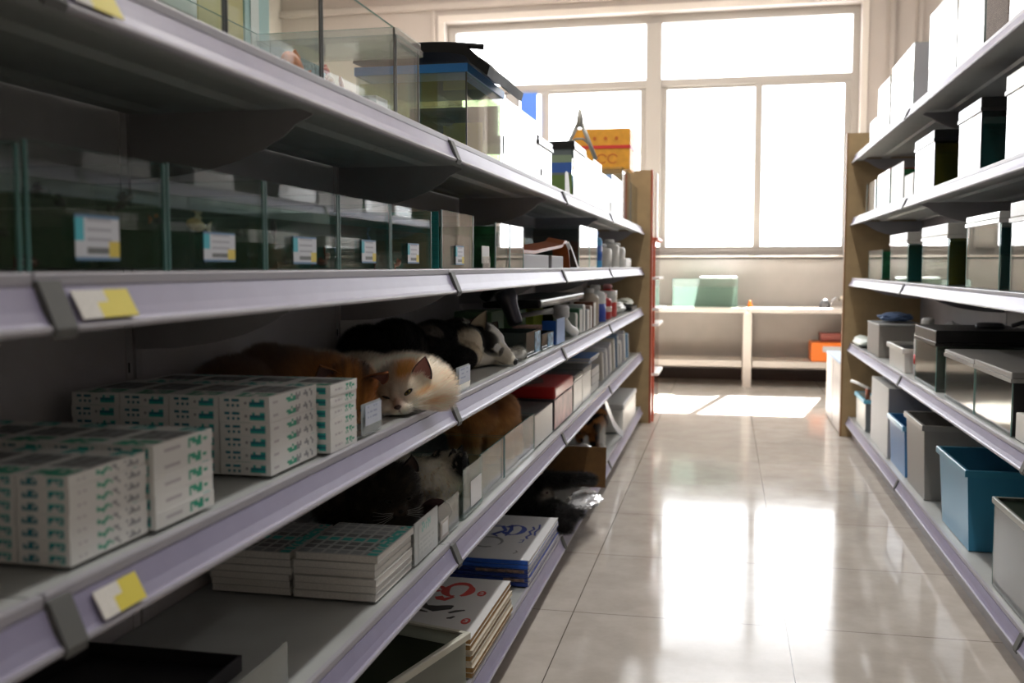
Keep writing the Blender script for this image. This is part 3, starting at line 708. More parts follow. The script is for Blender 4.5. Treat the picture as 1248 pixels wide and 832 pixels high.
def goods_left():
    # second shelf from the bottom: grey and teal pads
    z = .4595
    def pad_art(t, a, b, c, e, zt):
        bm = nb(); r = random.Random(5)
        g1 = glyph(3, 4)
        def fn(u, v, i, j):
            if u > .88: return 2 if g1(i, j) else 0
            if i % 4 == 3 or j % 4 == 3: return 0
            k = (i//4*7 + j//4*3) % 7
            return 2 if k == 2 else (1 if k in (0, 1, 4) else 3)
        pgrid(bm, (a+.003, c+.003, zt+.0001), (b-a-.006, 0, 0), (0, e-c-.006, 0), 24, 30, fn)
        rr = bmesh.ops.extrude_face_region(bm, geom=bm.faces[:]); vv = [v for v in rr['geom'] if isinstance(v, bmesh.types.BMVert)]; bmesh.ops.translate(bm, verts=vv, vec=(0, 0, .0003))
        obj('cover_print', bm, [mat('pad_cover', (.46, .47, .46), .35), GREYI, TEAL, DGREYI], t)
    book_stack(-.692, -.548, 1.512, 1.705, z, 6, .0128, mat('pad_spine', (.54, .54, .52), .5), 'pad with grey photos and teal lettering', 'pads with teal lettering', art=pad_art, seed=3)
    book_stack(-.840, -.698, 1.512, 1.70, z, 6, .0122, _m['pad_spine'], 'pad with darker cover photos behind the teal pads', 'pads behind the teal ones', art=pad_art, seed=8)
    bm = nb(); box(bm, -.6925, -.6905, 1.51, 1.53, z, z+.07)
    # teal squares on the spine of the pads
    bm.free()
    for (k) in (0, 1, 5):
        q = obj('spine_mark', bbox(-.676, -.659, 1.5085, 1.5092, z+k*.0128+.003, z+k*.0128+.010), TEAL, None)
        bpy.data.objects.remove(q)
    # black tray with acrylic front near the camera
    t = thing('black_tray', 'black tray lying on the shelf below the nearest cartons', 'tray', (-.75, 1.0, z))
    obj('tray_body', tray(-.865, -.632, .75, 1.212, z, z+.022, .004), mat('black_tray_plastic', (.012, .010, .014), .5), t)
    def divider(y0, y1, h, label, m=ACRYL, x=-.548, g='shelf edge dividers'):
        t = thing('shelf_divider', label, 'divider', (x, y0, z), g)
        obj('panel', bbox(x-.0012, x+.0012, y0, y1, z, z+h, .0005), m, t)
        obj('foot', bbox(x-.012, x-.0014, y0, y1, z, z+.002), m, t); return t
    divider(.74, 1.172, .062, 'clear acrylic divider along the edge in front of the black tray')
    t = divider(1.714, 1.862, .078, 'white card divider with teal print after the teal pads', mat('pale_card', (.66, .70, .70), .5))
    bm = nb(); gg = glyph(2, 6)
    pgrid(bm, (-.5466, 1.735, z+.008), (0, .10, 0), (0, 0, .062), 20, 14, lambda u, v, i, j: (1 if v > .7 and .2 < u < .75 and gg(i, j) else (2 if v < .55 and gg(i, j) and j % 2 else 0)))
    r = bmesh.ops.extrude_face_region(bm, geom=bm.faces[:]); vv = [v for v in r['geom'] if isinstance(v, bmesh.types.BMVert)]; bmesh.ops.translate(bm, verts=vv, vec=(.0004, 0, 0))
    obj('card_print', bm, [_m['pale_card'], mat('soft_teal_print', (.30, .60, .56), .5), mat('soft_grey_print', (.55, .60, .60), .5)], t)
    t = divider(1.868, 2.022, .072, 'cloudy acrylic divider with a small price tag holder', ACRYL)
    tg = obj('tag_holder', bbox(-.5465, -.545, 1.876, 1.935, z-.002+.004, z+.040, .0006), mat('tag_frame_brown', (.40, .36, .33), .3), t)
    obj('tag_card', bbox(-.5448, -.5442, 1.886, 1.925, z+.010, z+.034), WHITE, tg)
    # glass tank with cats beside it, then the low tank
    tank(-.80, -.552, 2.235, 2.488, z, .108, 'low glass tank of greenish water behind the black and white cat', water=W_GREEN, level=.55, g='low glass tanks on the second shelf')
    t = divider(2.062, 2.232, .108, 'slanted clear glass pane in front of the black and white cat', glass('pane_glass', (.85, .93, .9), murk=.25, murk_col=(.6, .7, .68)))
    q = obj('paper_label', bbox(-.5466, -.546, 2.12, 2.22, z+.012, z+.07, .0003), mat('silver_label', (.70, .72, .73), .3), t)
    tank(-.80, -.552, 2.495, 2.90, z, .11, 'low glass tank with silvery front below the orange cat', g='low glass tanks on the second shelf')
    obj('front_label', bbox(-.5515, -.5505, 2.62, 2.78, z+.02, z+.09), _m['silver_label'], None)
    bpy.data.objects.remove(bpy.data.objects['front_label'])
    t = thing('storage_box', 'dark grey storage box with white front before the red box', 'box', (-.67, 2.92, z))
    obj('body', bbox(-.80, -.556, 2.915, 3.235, z, z+.10, .003), mat('dark_grey_box', (.10, .105, .105), .4), t)
    obj('front_sheet', bbox(-.5555, -.5535, 2.92, 3.23, z+.002, z+.098), OFFW, t)
    t = thing('red_box', 'large red lidded box standing past the orange cat', 'box', (-.68, 3.45, z))
    obj('body', bbox(-.845, -.553, 3.26, 3.65, z, z+.105, .004), mat('dark_box_print', (.09, .09, .10), .4), t)
    obj('front_print', bbox(-.5525, -.5512, 3.262, 3.648, z+.004, z+.10), mat('pink_white_print', (.66, .42, .40), .4, noise_amt=.3, noise_scale=14), t)
    obj('lid', bbox(-.85, -.548, 3.255, 3.655, z+.105, z+.146, .008), RED, t)
    bm = nb(); prism([(-.80, 3.30), (-.66, 3.29), (-.61, 3.38), (-.64, 3.52), (-.76, 3.58), (-.82, 3.45)], 'z', z+.1461, z+.1468, bm); obj('lid_print', bm, mat('lid_photo', (.22, .16, .14), .4, noise_amt=.7, noise_scale=22), t)
    t = thing('white_carton', 'white carton with black top behind the red box', 'carton', (-.68, 3.9, z))
    obj('body', bbox(-.85, -.553, 3.70, 3.92, z, z+.11, .003), OFFW, t); obj('black_top', bbox(-.852, -.551, 3.698, 3.922, z+.11, z+.135, .008), BLACKP, t)
    t = thing('white_carton', 'second white carton with black top farther from the red box', 'carton', (-.68, 4.05, z))
    obj('body', bbox(-.85, -.553, 3.935, 4.19, z, z+.11, .003), OFFW, t); obj('black_top', bbox(-.852, -.551, 3.933, 4.192, z+.11, z+.137, .008), mat('dark_olive_top', (.05, .05, .04), .4), t)
    book_stack(-.80, -.56, 4.24, 4.50, z, 3, .035, mat('grey_cover', (.30, .30, .29), .4), 'thick grey covered book under the blue magazine', 'thick books before the end panel', jit=.006, seed=5, pages=PAPER)
    book_stack(-.82, -.60, 4.235, 4.52, z+.106, 2, .012, mat('yellow_cover', (.42, .36, .05), .4), 'yellow edged magazine lying on the thick grey books', 'yellow magazines', jit=.008, seed=6)
    book_stack(-.84, -.565, 4.24, 4.56, z+.131, 2, .012, mat('blue_cover', (.03, .20, .62), .3), 'glossy blue magazine lying on top of the books', 'blue magazines', jit=.01, seed=7)
    # leaning books towards the end panel
    specs = [(4.62, .035, .15, (.60, .56, .50)), (4.76, .05, .15, (.66, .66, .68)), (4.92, .06, .165, (.62, .62, .66)), (5.10, .05, .175, (.70, .68, .60)), (5.28, .035, .19, (.20, .30, .45)), (5.42, .05, .14, (.7, .7, .7)), (5.62, .06, .18, (.66, .66, .7)), (5.86, .03, .16, (.3, .5, .75))]
    nm = ['tan', 'white', 'grey', 'cream', 'dark blue', 'plain white', 'pale lilac', 'light blue']
    for i, (y, th, h, c) in enumerate(specs):
        t = thing('book', '%s book leaning in the row towards the tan end panel' % nm[i], 'book', (-.66, y, z), 'leaning books on the second shelf')
        t.rotation_euler = (.30, 0, 0)
        cm = mat('leaning_cover_%s' % nm[i].replace(' ', '_'), c, .45)
        obj('cover', bbox(-.14, .105, 0, th, .012, h, .004), cm, t, local=True); obj('pages', bbox(.1052, .108, .004, th-.004, .016, h-.006), PAPER, t, local=True)
    # ---------------- bottom shelf
    z = .1095
    t = thing('glass_tank', 'white rimmed tank of dark green water on the bottom shelf', 'tank', (-.70, 1.86, z), rz=0); t.rotation_euler = (0, 0, -.26); ORG[t.name] = Vector((0, 0, 0))
    T_ = lambda *a: a
    obj('walls', tray(-.125, .125, -.26, .19, 0, .115, .005), glass('milky_plastic', (.75, .78, .72), murk=.55, murk_col=(.55, .57, .50)), t, local=True)
    obj('rim', rim_bm(-.125, .125, -.26, .19, .117, w=.008, d=.012), mat('ivory_rim', (.62, .62, .53), .4), t, local=True)
    obj('water', bbox(-.119, .119, -.254, .184, .006, .088), mat('dark_green_water_surface', (.016, .022, .008), .35, spec=.08), t, local=True)
    def red_art(t, a, b, c, e, zt):
        O = (a, c, zt); 
        def part(nm, fn, m):
            bm = nb(); fn(bm); bmesh.ops.remove_doubles(bm, verts=bm.verts, dist=1e-5); r = bmesh.ops.extrude_face_region(bm, geom=bm.faces[:]); vv = [v for v in r['geom'] if isinstance(v, bmesh.types.BMVert)]; bmesh.ops.translate(bm, verts=vv, vec=(0, 0, .0004)); obj(nm, bm, m, t)
        rb = lambda bm, p, w: ribbon(p, w, 0, bm, o=O, h=.0002)
        part('red_brushwork', lambda bm: rb(bm, arc(.115, .315, .032, .05, -60, 270, 20), [.008+.014*abs(math.sin(k*.5)) for k in range(21)]), REDI)
        part('red_brushwork', lambda bm: rb(bm, arc(.062, .315, .012, .018, 0, 320, 10), .012), REDI)
        part('red_brushwork', lambda bm: rb(bm, [(.075, .245), (.085, .25), (.10, .24), (.118, .262)], [.02, .03, .022, .006]), REDI)
        part('black_brushwork', lambda bm: rb(bm, [(.055, .215), (.065, .185), (.095, .172), (.125, .188), (.133, .20)], [.008, .02, .04, .03, .006]), BLACKI)
        part('black_brushwork', lambda bm: rb(bm, [(.045, .145), (.062, .155), (.085, .146)], [.003, .012, .004]), BLACKI)
        part('black_brushwork', lambda bm: rb(bm, [(.135, .15), (.15, .165), (.168, .175)], [.008, .012, .006]), BLACKI)
        part('black_brushwork', lambda bm: rb(bm, [(.14, .115), (.148, .118), (.155, .13)], [.008, .01, .006]), BLACKI)
        for (u, v, n) in ((.178, .30, '2'), (.188, .105, '3')):
            bm = nb(); prism(arc(a+u, c+v, .011, .019, 0, 340, 17), 'z', zt, zt+.0005, bm); d = obj('red_disc', bm, REDI, t)
            text_mesh(n, .026, Matrix.Translation((a+u, c+v, zt+.0006)), WHITE, d, 'numeral')
    book_stack(-.755, -.528, 2.055, 2.47, z, 7, .0125, mat('white_cover', (.74, .74, .74), .4), 'drawing pad with red and black brushwork', 'pads with red brushwork', spine=mat('plain_cover', (.60, .56, .47), .5), jit=.004, seed=11, art=red_art, pages_list=[KRAFT, KRAFT, CREAMP, KRAFT, CREAMP, KRAFT, KRAFT])
    def blue_art(t, a, b, c, e, zt):
        O = (a, c, zt)
        def part(nm, pts, w, m=BLUEI):
            bm = nb(); ribbon(pts, w, 0, bm, o=O, h=.0002); bmesh.ops.remove_doubles(bm, verts=bm.verts, dist=1e-5); r = bmesh.ops.extrude_face_region(bm, geom=bm.faces[:]); vv = [v for v in r['geom'] if isinstance(v, bmesh.types.BMVert)]; bmesh.ops.translate(bm, verts=vv, vec=(0, 0, .0004)); obj(nm, bm, m, t)
        part('blue_brushwork', arc(.155, .31, .03, .055, -150, 150, 16), [.006+.012*abs(math.cos(k*.4)) for k in range(17)])
        part('blue_brushwork', [(.085, .34), (.11, .35), (.13, .30), (.10, .25), (.12, .23)], [.004, .014, .012, .014, .004])
        part('blue_brushwork', [(.055, .37), (.075, .35), (.10, .36)], [.006, .012, .004])
        part('blue_brushwork', [(.135, .37), (.145, .31), (.142, .24)], [.006, .014, .006])
        part('grey_brushwork', arc(.105, .165, .042, .055, -30, 300, 16), [.003+.008*abs(math.sin(k*.35)) for k in range(17)], GREYI)
        part('blue_script', [(.205, .36), (.215, .33), (.205, .30), (.216, .27), (.206, .24), (.214, .22)], .007); part('blue_script', [(.222, .39), (.228, .34), (.222, .30), (.229, .26)], .006)
        part('blue_script', [(.196, .20), (.206, .21), (.206, .18), (.196, .175)], .004); part('grey_script', [(.205, .06), (.213, .075), (.206, .09)], .004, GREYI)
    blue_c = mat('navy_cover', (.02, .05, .26), .35)
    book_stack(-.79, -.527, 2.70, 3.19, z, 6, .0125, mat('white_cover2', (.72, .73, .75), .4), 'drawing pad with blue brush lettering', 'pads with blue lettering', spine=blue_c, jit=.004, seed=13, art=blue_art)
    for o in [x for x in bpy.data.objects if x.name.startswith('book') and x.get('label', '').startswith('drawing pad with blue')]:
        if 'top of' not in o['label'] and 'fifth' not in o['label']:
            obj('spine', bbox(-.79, -.53, 2.692, 2.6945, org(o).z+.001, org(o).z+.0118), blue_c, o)
            if 'fourth' in o['label'] or 'second' in o['label']: obj('spine_picture', bbox(-.60 if 'second' in o['label'] else -.68, -.54, 2.6905, 2.6918, org(o).z+.002, org(o).z+.010), mat('spine_photo', (.25, .17, .14), .4, noise_amt=.8, noise_scale=60), o)
        else:
            obj('blue_edge', bbox(-.79, -.53, 2.692, 2.6945, org(o).z+.001, org(o).z+.0118), mat('bright_blue_edge', (.03, .13, .60), .35), o)
    # cardboard divider and plastic bags
    t = thing('cardboard_sheet', 'brown cardboard sheet standing across the bottom shelf behind the black cat', 'cardboard', (-.6, 4.0, z))
    bm = prism([(-.80, z), (-.467, z), (-.4635, z+.165), (-.80, z+.165)], 'y', 4.0, 4.005); obj('sheet', bm, CARDB, t)
    t = thing('white_box', 'white lidded box at the far end of the bottom shelf', 'box', (-.66, 5.6, z))
    obj('body', bbox(-.735, -.53, 5.35, 6.1, z, z+.125, .008), OFFW, t); obj('lid', bbox(-.74, -.525, 5.345, 6.105, z+.125, z+.155, .008), LGREY, t)
    t = thing('curved_strip', 'curved white plastic strip hanging down beside the white box', 'strip', (-.53, 4.7, z))
    pts = [(-.545, 4.62, .372), (-.54, 4.72, .31), (-.532, 4.88, .22), (-.522, 5.06, .15), (-.515, 5.2, .113)]
    bm = nb(); L = [(bm.verts.new(p), bm.verts.new((p[0]-.0, p[1]+.03, p[2]+.028))) for p in pts]
    for a, b in zip(L, L[1:]): bm.faces.new((a[0], b[0], b[1], a[1]))
    r = bmesh.ops.extrude_face_region(bm, geom=bm.faces[:]); vv = [v for v in r['geom'] if isinstance(v, bmesh.types.BMVert)]; bmesh.ops.translate(bm, verts=vv, vec=(-.003, 0, 0))
    obj('strip', bm, mat('bluish_plastic', (.50, .56, .66), .3), t)
    t = thing('hanging_slat', 'short white plastic slat sticking out above the black cat', 'slat', (-.6, 3.36, .385))
    obj('slat', bbox(-.64, -.548, 3.42, 3.46, .372, .386, .003), WHITE, t)
    obj('hook', bbox(-.64, -.634, 3.43, 3.45, .386, .424), WHITE, t)
goods_left()

def crumple(name, label, c, r, m, seed=1, amp=.35, cat='bag', sub=4, flat=.0):
    bm = nb(); bmesh.ops.create_icosphere(bm, subdivisions=sub, radius=1)
    for v in bm.verts:
        n = v.co.normalized(); k = noise.noise(n*2.1 + Vector((seed, 0, 0)))*amp + abs(noise.noise(n*4.3 + Vector((0, seed, 0))))*amp*.9
        q = n * (1 + k)
        v.co = Vector((c[0] + q.x*r[0], c[1] + q.y*r[1], max(c[2]-r[2]+.0005, c[2] + q.z*r[2])))
    o = obj(name, bm, m, loc=(c[0], c[1], c[2]-r[2])); tag(o, label, cat); return o
PBAG = mat('shiny_plastic_bag', (.62, .63, .65), .18, spec=.8, coat=.5)
crumple('plastic_bag', 'shiny silvery plastic bag beside the paws of the black cat', (-.512, 3.68, .129), (.060, .13, .018), PBAG, 3, .3)
crumple('plastic_bag', 'crumpled clear plastic bag behind the cardboard sheet', (-.63, 4.27, .165), (.12, .17, .055), PBAG, 8, .25)

# ------------------------------------------------------------------ goods on the two middle shelves towards the end panel
def bottle(p, r, h, m, capm, label, cat='bottle', band=None, g=None, square=False):
    t = thing('bottle', label, cat, p, g); x, y, z = p
    obj('body', lathe([(r*.86, 0), (r, .006), (r, h*.72), (r*.85, h*.8), (r*.42, h*.84), (r*.42, h*.86)], p, 18), m, t, smooth=True)
    obj('cap', lathe([(r*.5, h*.862), (r*.5, h*.97), (r*.36, h)], p, 16), capm, t, smooth=True)
    if band: obj('label_band', lathe([(r*1.012, h*band[0]), (r*1.012, h*band[1])], p, 18), band[2], t, smooth=True)
    return t
def carton(x0, x1, y0, y1, z, h, m, label, name='carton', cat='box', lid=None, lidh=.012, bev=.003, g=None):
    t = thing(name, label, cat, ((x0+x1)/2, y0, z), g)
    obj('body', bbox(x0, x1, y0, y1, z, z+h, bev), m, t)
    if lid: obj('lid', bbox(x0-.003, x1+.003, y0-.003, y1+.003, z+h+.0004, z+h+lidh, bev), lid, t)
    return t
def open_bin(x0, x1, y0, y1, z, h, m, label, rimm=None, taper=.012, side=1, lidm=None, inside=None, name='storage_bin', cat='bin', handle=False, g=None):
    t = thing(name, label, cat, ((x0+x1)/2, y0, z), g)
    obj('bin_body', tray(x0, x1, y0, y1, z, z+h, .004, taper=taper), m, t)
    obj('rim', rim_bm(x0, x1, y0, y1, z+h), rimm or m, t)
    if inside: obj('contents', bbox(x0+taper+.006, x1-taper-.006, y0+taper+.006, y1-taper-.006, z+.006, z+h*inside[0], .002), inside[1], t)
    return t
def middle_goods():
    z = .998
    carton(-.80, -.555, 2.76, 3.16, z, .042, mat('grey_box', (.36, .36, .38), .5), 'long grey box lying by the bare glass tank under an orange cover', g=None)
    carton(-.80, -.555, 3.22, 3.45, z, .042, _m['grey_box'], 'short grey box behind the dark gap, next to the orange cover')
    carton(-.84, -.64, 2.8, 3.2, z+.0435, .055, mat('lime_carton', (.28, .30, .04), .5), 'lime green carton on the long grey box')
    t = thing('orange_cover', 'orange brown curved plastic cover resting on the grey boxes', 'cover', (-.62, 3.3, z+.043))
    bm = nb(); pts = [(2.78, .046), (2.95, .056), (3.15, .068), (3.35, .078), (3.46, .085), (3.52, .10), (3.57, .10), (3.61, .06), (3.64, .002)]
    L = [(bm.verts.new((-.62, y, z+h)), bm.verts.new((-.56, y, z+max(.0435 if y < 3.46 else .001, h-.012)))) for y, h in pts]
    for a, b in zip(L, L[1:]): bm.faces.new((a[0], b[0], b[1], a[1]))
    r = bmesh.ops.extrude_face_region(bm, geom=bm.faces[:]); vv = [v for v in r['geom'] if isinstance(v, bmesh.types.BMVert)]; bmesh.ops.translate(bm, verts=vv, vec=(0, 0, .010))
    obj('cover_shell', bm, mat('burnt_orange', (.42, .10, .02), .4), t)
    t = thing('folded_cloth', 'white cloth folded over the end of the orange cover', 'cloth', (-.545, 3.6, z))
    bm = nb(); pts = [(3.50, .085, -.553), (3.53, .095, -.548), (3.58, .062, -.543), (3.64, .03, -.541), (3.70, .0015, -.541)]
    L = [(bm.verts.new((x, y, z+h)), bm.verts.new((x, y+.07, z+max(.0015, h-.02)))) for y, h, x in pts]
    for a, b in zip(L, L[1:]): bm.faces.new((a[0], b[0], b[1], a[1]))
    r = bmesh.ops.extrude_face_region(bm, geom=bm.faces[:]); vv = [v for v in r['geom'] if isinstance(v, bmesh.types.BMVert)]; bmesh.ops.translate(bm, verts=vv, vec=(-.002, 0, 0))
    obj('cloth', bm, WHITE, t)
    tank(-.79, -.55, 3.80, 4.10, z, .165, 'white fronted glass tank past the folded cloth', film=False, gl=GLASSR, water=W_CLEAR, level=.45, g=None, backing=BK_GRAY)
    tank(-.79, -.55, 4.105, 4.345, z, .165, 'second white fronted tank touching the blue bottle', gl=GLASSR, water=W_CLEAR, level=.45, backing=BK_GRAY)
    bottle((-.575, 4.47, z), .032, .165, SKYBL, BLUED, 'slim blue bottle behind the two white fronted tanks', band=(.2, .6, BLUED))
    for i, (y, h, lab) in enumerate(((4.78, .115, 'short white bottle after the blue bottle'), (5.12, .145, 'tall cloudy white bottle in the middle'), (5.42, .135, 'white bottle with a cap close to the end panel'))):
        bottle((-.585, y, z), .05, h, mat('milky_bottle', (.62, .62, .58), .35), WHITE, lab, g='white bottles by the end panel')
    carton(-.66, -.55, 5.62, 5.95, z, .055, WHITE, 'small white box lying in the corner of the fourth shelf', bev=.012)
    # third shelf
    z = .7442
    DKG = glass('smoked_plastic', (.45, .5, .48), murk=.5, murk_col=(.10, .13, .12))
    def tinb(y0, y1, h, label, x0=-.70, mcard=None):
        t = thing('plastic_tray', label, 'tray', (-.65, y0, z), 'dark trays past the puppy')
        obj('tray_body', tray(x0, -.556, y0, y1, z, z+h, .003), DKG, t)
        if mcard: obj('blue_card', bbox(-.5555, -.5545, *mcard, z+.004, z+h-.004), mat('blue_photo_card', (.20, .42, .70), .4, noise_amt=.7, noise_scale=60), t)
    tinb(2.80, 3.02, .070, 'dark plastic tray right in front of the puppy nose', mcard=(2.93, 3.015)); tinb(3.05, 3.26, .050, 'low dark plastic tray with a blue card before the upright blue card', mcard=(3.15, 3.25))
    t = thing('blue_card', 'plain blue card standing upright on the shelf edge', 'card', (-.55, 3.4, z))
    obj('card', bbox(-.552, -.549, 3.29, 3.455, z, z+.085, .001), PALEBL, t); obj('side_fold', bbox(-.60, -.553, 3.29, 3.293, z, z+.08), BLUED, t)
    t = thing('white_tool', 'white plastic tool with a round head leaning over the trays', 'tool', (-.56, 3.6, z))
    pts = [(-.72, 3.42, z+.085), (-.64, 3.46, z+.10), (-.585, 3.50, z+.105)]
    obj('tool_arm', tube(pts, [.009, .009, .012], 8), WHITE, t, smooth=True)
    obj('round_head', lathe([(.020, -.01), (.030, 0), (.030, .03), (.02, .04)], (-.570, 3.50, z+.085), 16), LGREY, t, smooth=True)
    obj('leg', tube([(-.566, 3.51, z+.078), (-.556, 3.58, z+.04), (-.545, 3.66, z+.0185)], [.014, .016, .018], 8), WHITE, t, smooth=True)
    carton(-.82, -.72, 2.76, 2.98, z, .10, mat('brown_printed_pack', (.16, .07, .04), .5, noise_amt=.6, noise_scale=40), 'brown printed pack against the back panel behind the puppy', name='snack_pack', cat='pack')
    carton(-.83, -.71, 3.02, 3.20, z, .12, mat('sage_green_box', (.14, .26, .13), .5), 'sage green box behind the dark microphone', name='green_box')
    carton(-.70, -.60, 3.28, 3.40, z, .06, mat('peach_print', (.55, .36, .30), .5, noise_amt=.4, noise_scale=50), 'low peach printed pack between the trays and the green boxes', name='snack_pack', cat='pack')
    carton(-.79, -.70, 3.66, 3.86, z, .10, mat('lime_green_box', (.35, .42, .04), .5), 'lime green box in the shade behind the white tool', name='green_box')
    carton(-.80, -.72, 3.44, 3.62, z, .105, _m['sage_green_box'], 'sage green box left of the lime green one', name='green_box')
    t = thing('long_case', 'long black case lying across the boxes under the fourth shelf', 'case', (-.70, 3.9, z+.125))
    obj('case_body', bbox(-.80, -.60, 3.27, 4.30, z+.1215, z+.150, .008), BLACKP, t); obj('lower_case', bbox(-.82, -.66, 3.9, 4.3, z, z+.121, .004), mat('dark_olive_box', (.05, .055, .02), .5), t)
    t = thing('hand_blower', 'dark metallic blower with tilted barrel hanging over the green box', 'blower', (-.66, 3.1, z+.138))
    obj('barrel', lathe([(.020, 0), (.024, .01), (.026, .06), (.034, .085), (.034, .11)], (0, 0, 0), 20), mat('gunmetal', (.12, .12, .14), .3, metal=.7), t, smooth=True, local=True)
    b = t.children[0]; b.rotation_euler = (-.12, -.38, 0); b.location = (.02, -.04, -.058)
    obj('handle', tube([(-.03, 0, .07), (-.07, .02, .055), (-.10, .03, .02)], [.022, .02, .018], 10), BLACKP, t, smooth=True, local=True)
    # small upright booklets
    cl = [('pale green', (.36, .44, .38)), ('dark green', (.05, .16, .09)), ('white', (.66, .68, .70)), ('grey', (.40, .42, .45)), ('pinkish', (.56, .42, .36)), ('brown', (.20, .08, .04))]
    for i, (nm_, c) in enumerate(cl):
        t = thing('booklet', '%s upright booklet before the tall bottles' % nm_, 'booklet', (-.64, 3.74+i*.11, z), 'upright booklets on the third shelf')
        obj('cover', bbox(-.64, -.555, 3.74+i*.105, 3.74+i*.105+.06+.02*(i%2), z, z+.085+.012*(i%3), .003), mat('booklet_' + nm_.replace(' ', '_'), c, .5), t)
        obj('pages', bbox(-.5548, -.553, 3.745+i*.105, 3.74+i*.105+.055+.02*(i%2), z+.003, z+.080+.012*(i%3)), PAPER, t)
    bottle((-.60, 4.46, z), .045, .165, mat('beige_bottle', (.55, .48, .38), .4), WHITE, 'tall beige bottle at the start of the bottle row', g=None)
    bottle((-.60, 4.68, z), .05, .175, WHITE, WHITE, 'tall white bottle with a dark blue lower half', band=(.02, .5, BLUEI))
    bottle((-.60, 4.93, z), .05, .13, RED, RED, 'red bottle with white patches beside the blue and white bottle', band=(.3, .5, mat('pale_band', (.75, .6, .55), .4)))
    bottle((-.60, 5.18, z), .048, .17, mat('red_bottle', (.62, .04, .03), .3), mat('pink_cap', (.7, .35, .35), .4), 'taller red bottle behind the red and white one', band=(.45, .8, OFFW))
    crumple('plastic_bag', 'small white bag lying near the end panel on the third shelf', (-.62, 5.62, z+.032), (.06, .17, .03), OFFW, 5, .2)
    crumple('plastic_bag', 'greenish white bag on a black pouch in the shelf corner', (-.60, 6.08, z+.046), (.05, .15, .022), mat('greenish_white', (.6, .64, .55), .5), 6, .2)
    carton(-.70, -.54, 5.92, 6.26, z, .022, BLACKP, 'flat black pouch lying in the shelf corner', name='pouch', cat='pouch', bev=.008)
    # price tag holders at the shelf edge in front of the animals
    for i, (y0, y1, h, lab) in enumerate(((1.435, 1.515, .050, 'clear price tag holder with pale card in front of the orange cat'), (1.985, 2.085, .052, 'clear price tag holder with two cards between the white cat and the puppy'))):
        t = thing('price_tag_holder', lab, 'price tag', (-.54, y0, .7442))
        obj('holder', bbox(-.540, -.5375, y0, y1, .7442, .7442+.03, .0005), ACRYL, t); obj('foot', bbox(-.565, -.5405, y0, y1, .7442, .7462), ACRYL, t)
        obj('frame', bbox(-.5415, -.5403, y0-.003, y1+.002, .7465, .7442+h, .0004), mat('tag_frame_grey', (.45, .50, .52), .3), t)
        bm = nb(); gg = glyph(1, 3+i)
        pgrid(bm, (-.5370, y0+.004, .7442+.016), (0, y1-y0-.008, 0), (0, 0, h-.016-.002), 14, 12, lambda u, v, i_, j: 1 if (j % 3 == 1 and .15 < u < .8 and gg(i_, j) and v > .3) else 0)
        r = bmesh.ops.extrude_face_region(bm, geom=bm.faces[:]); vv = [v for v in r['geom'] if isinstance(v, bmesh.types.BMVert)]; bmesh.ops.translate(bm, verts=vv, vec=(.0006, 0, 0))
        obj('card', bm, [mat('pale_blue_card', (.60, .66, .78), .5), mat('pale_blue_lines', (.35, .42, .6), .5)], t)
middle_goods()

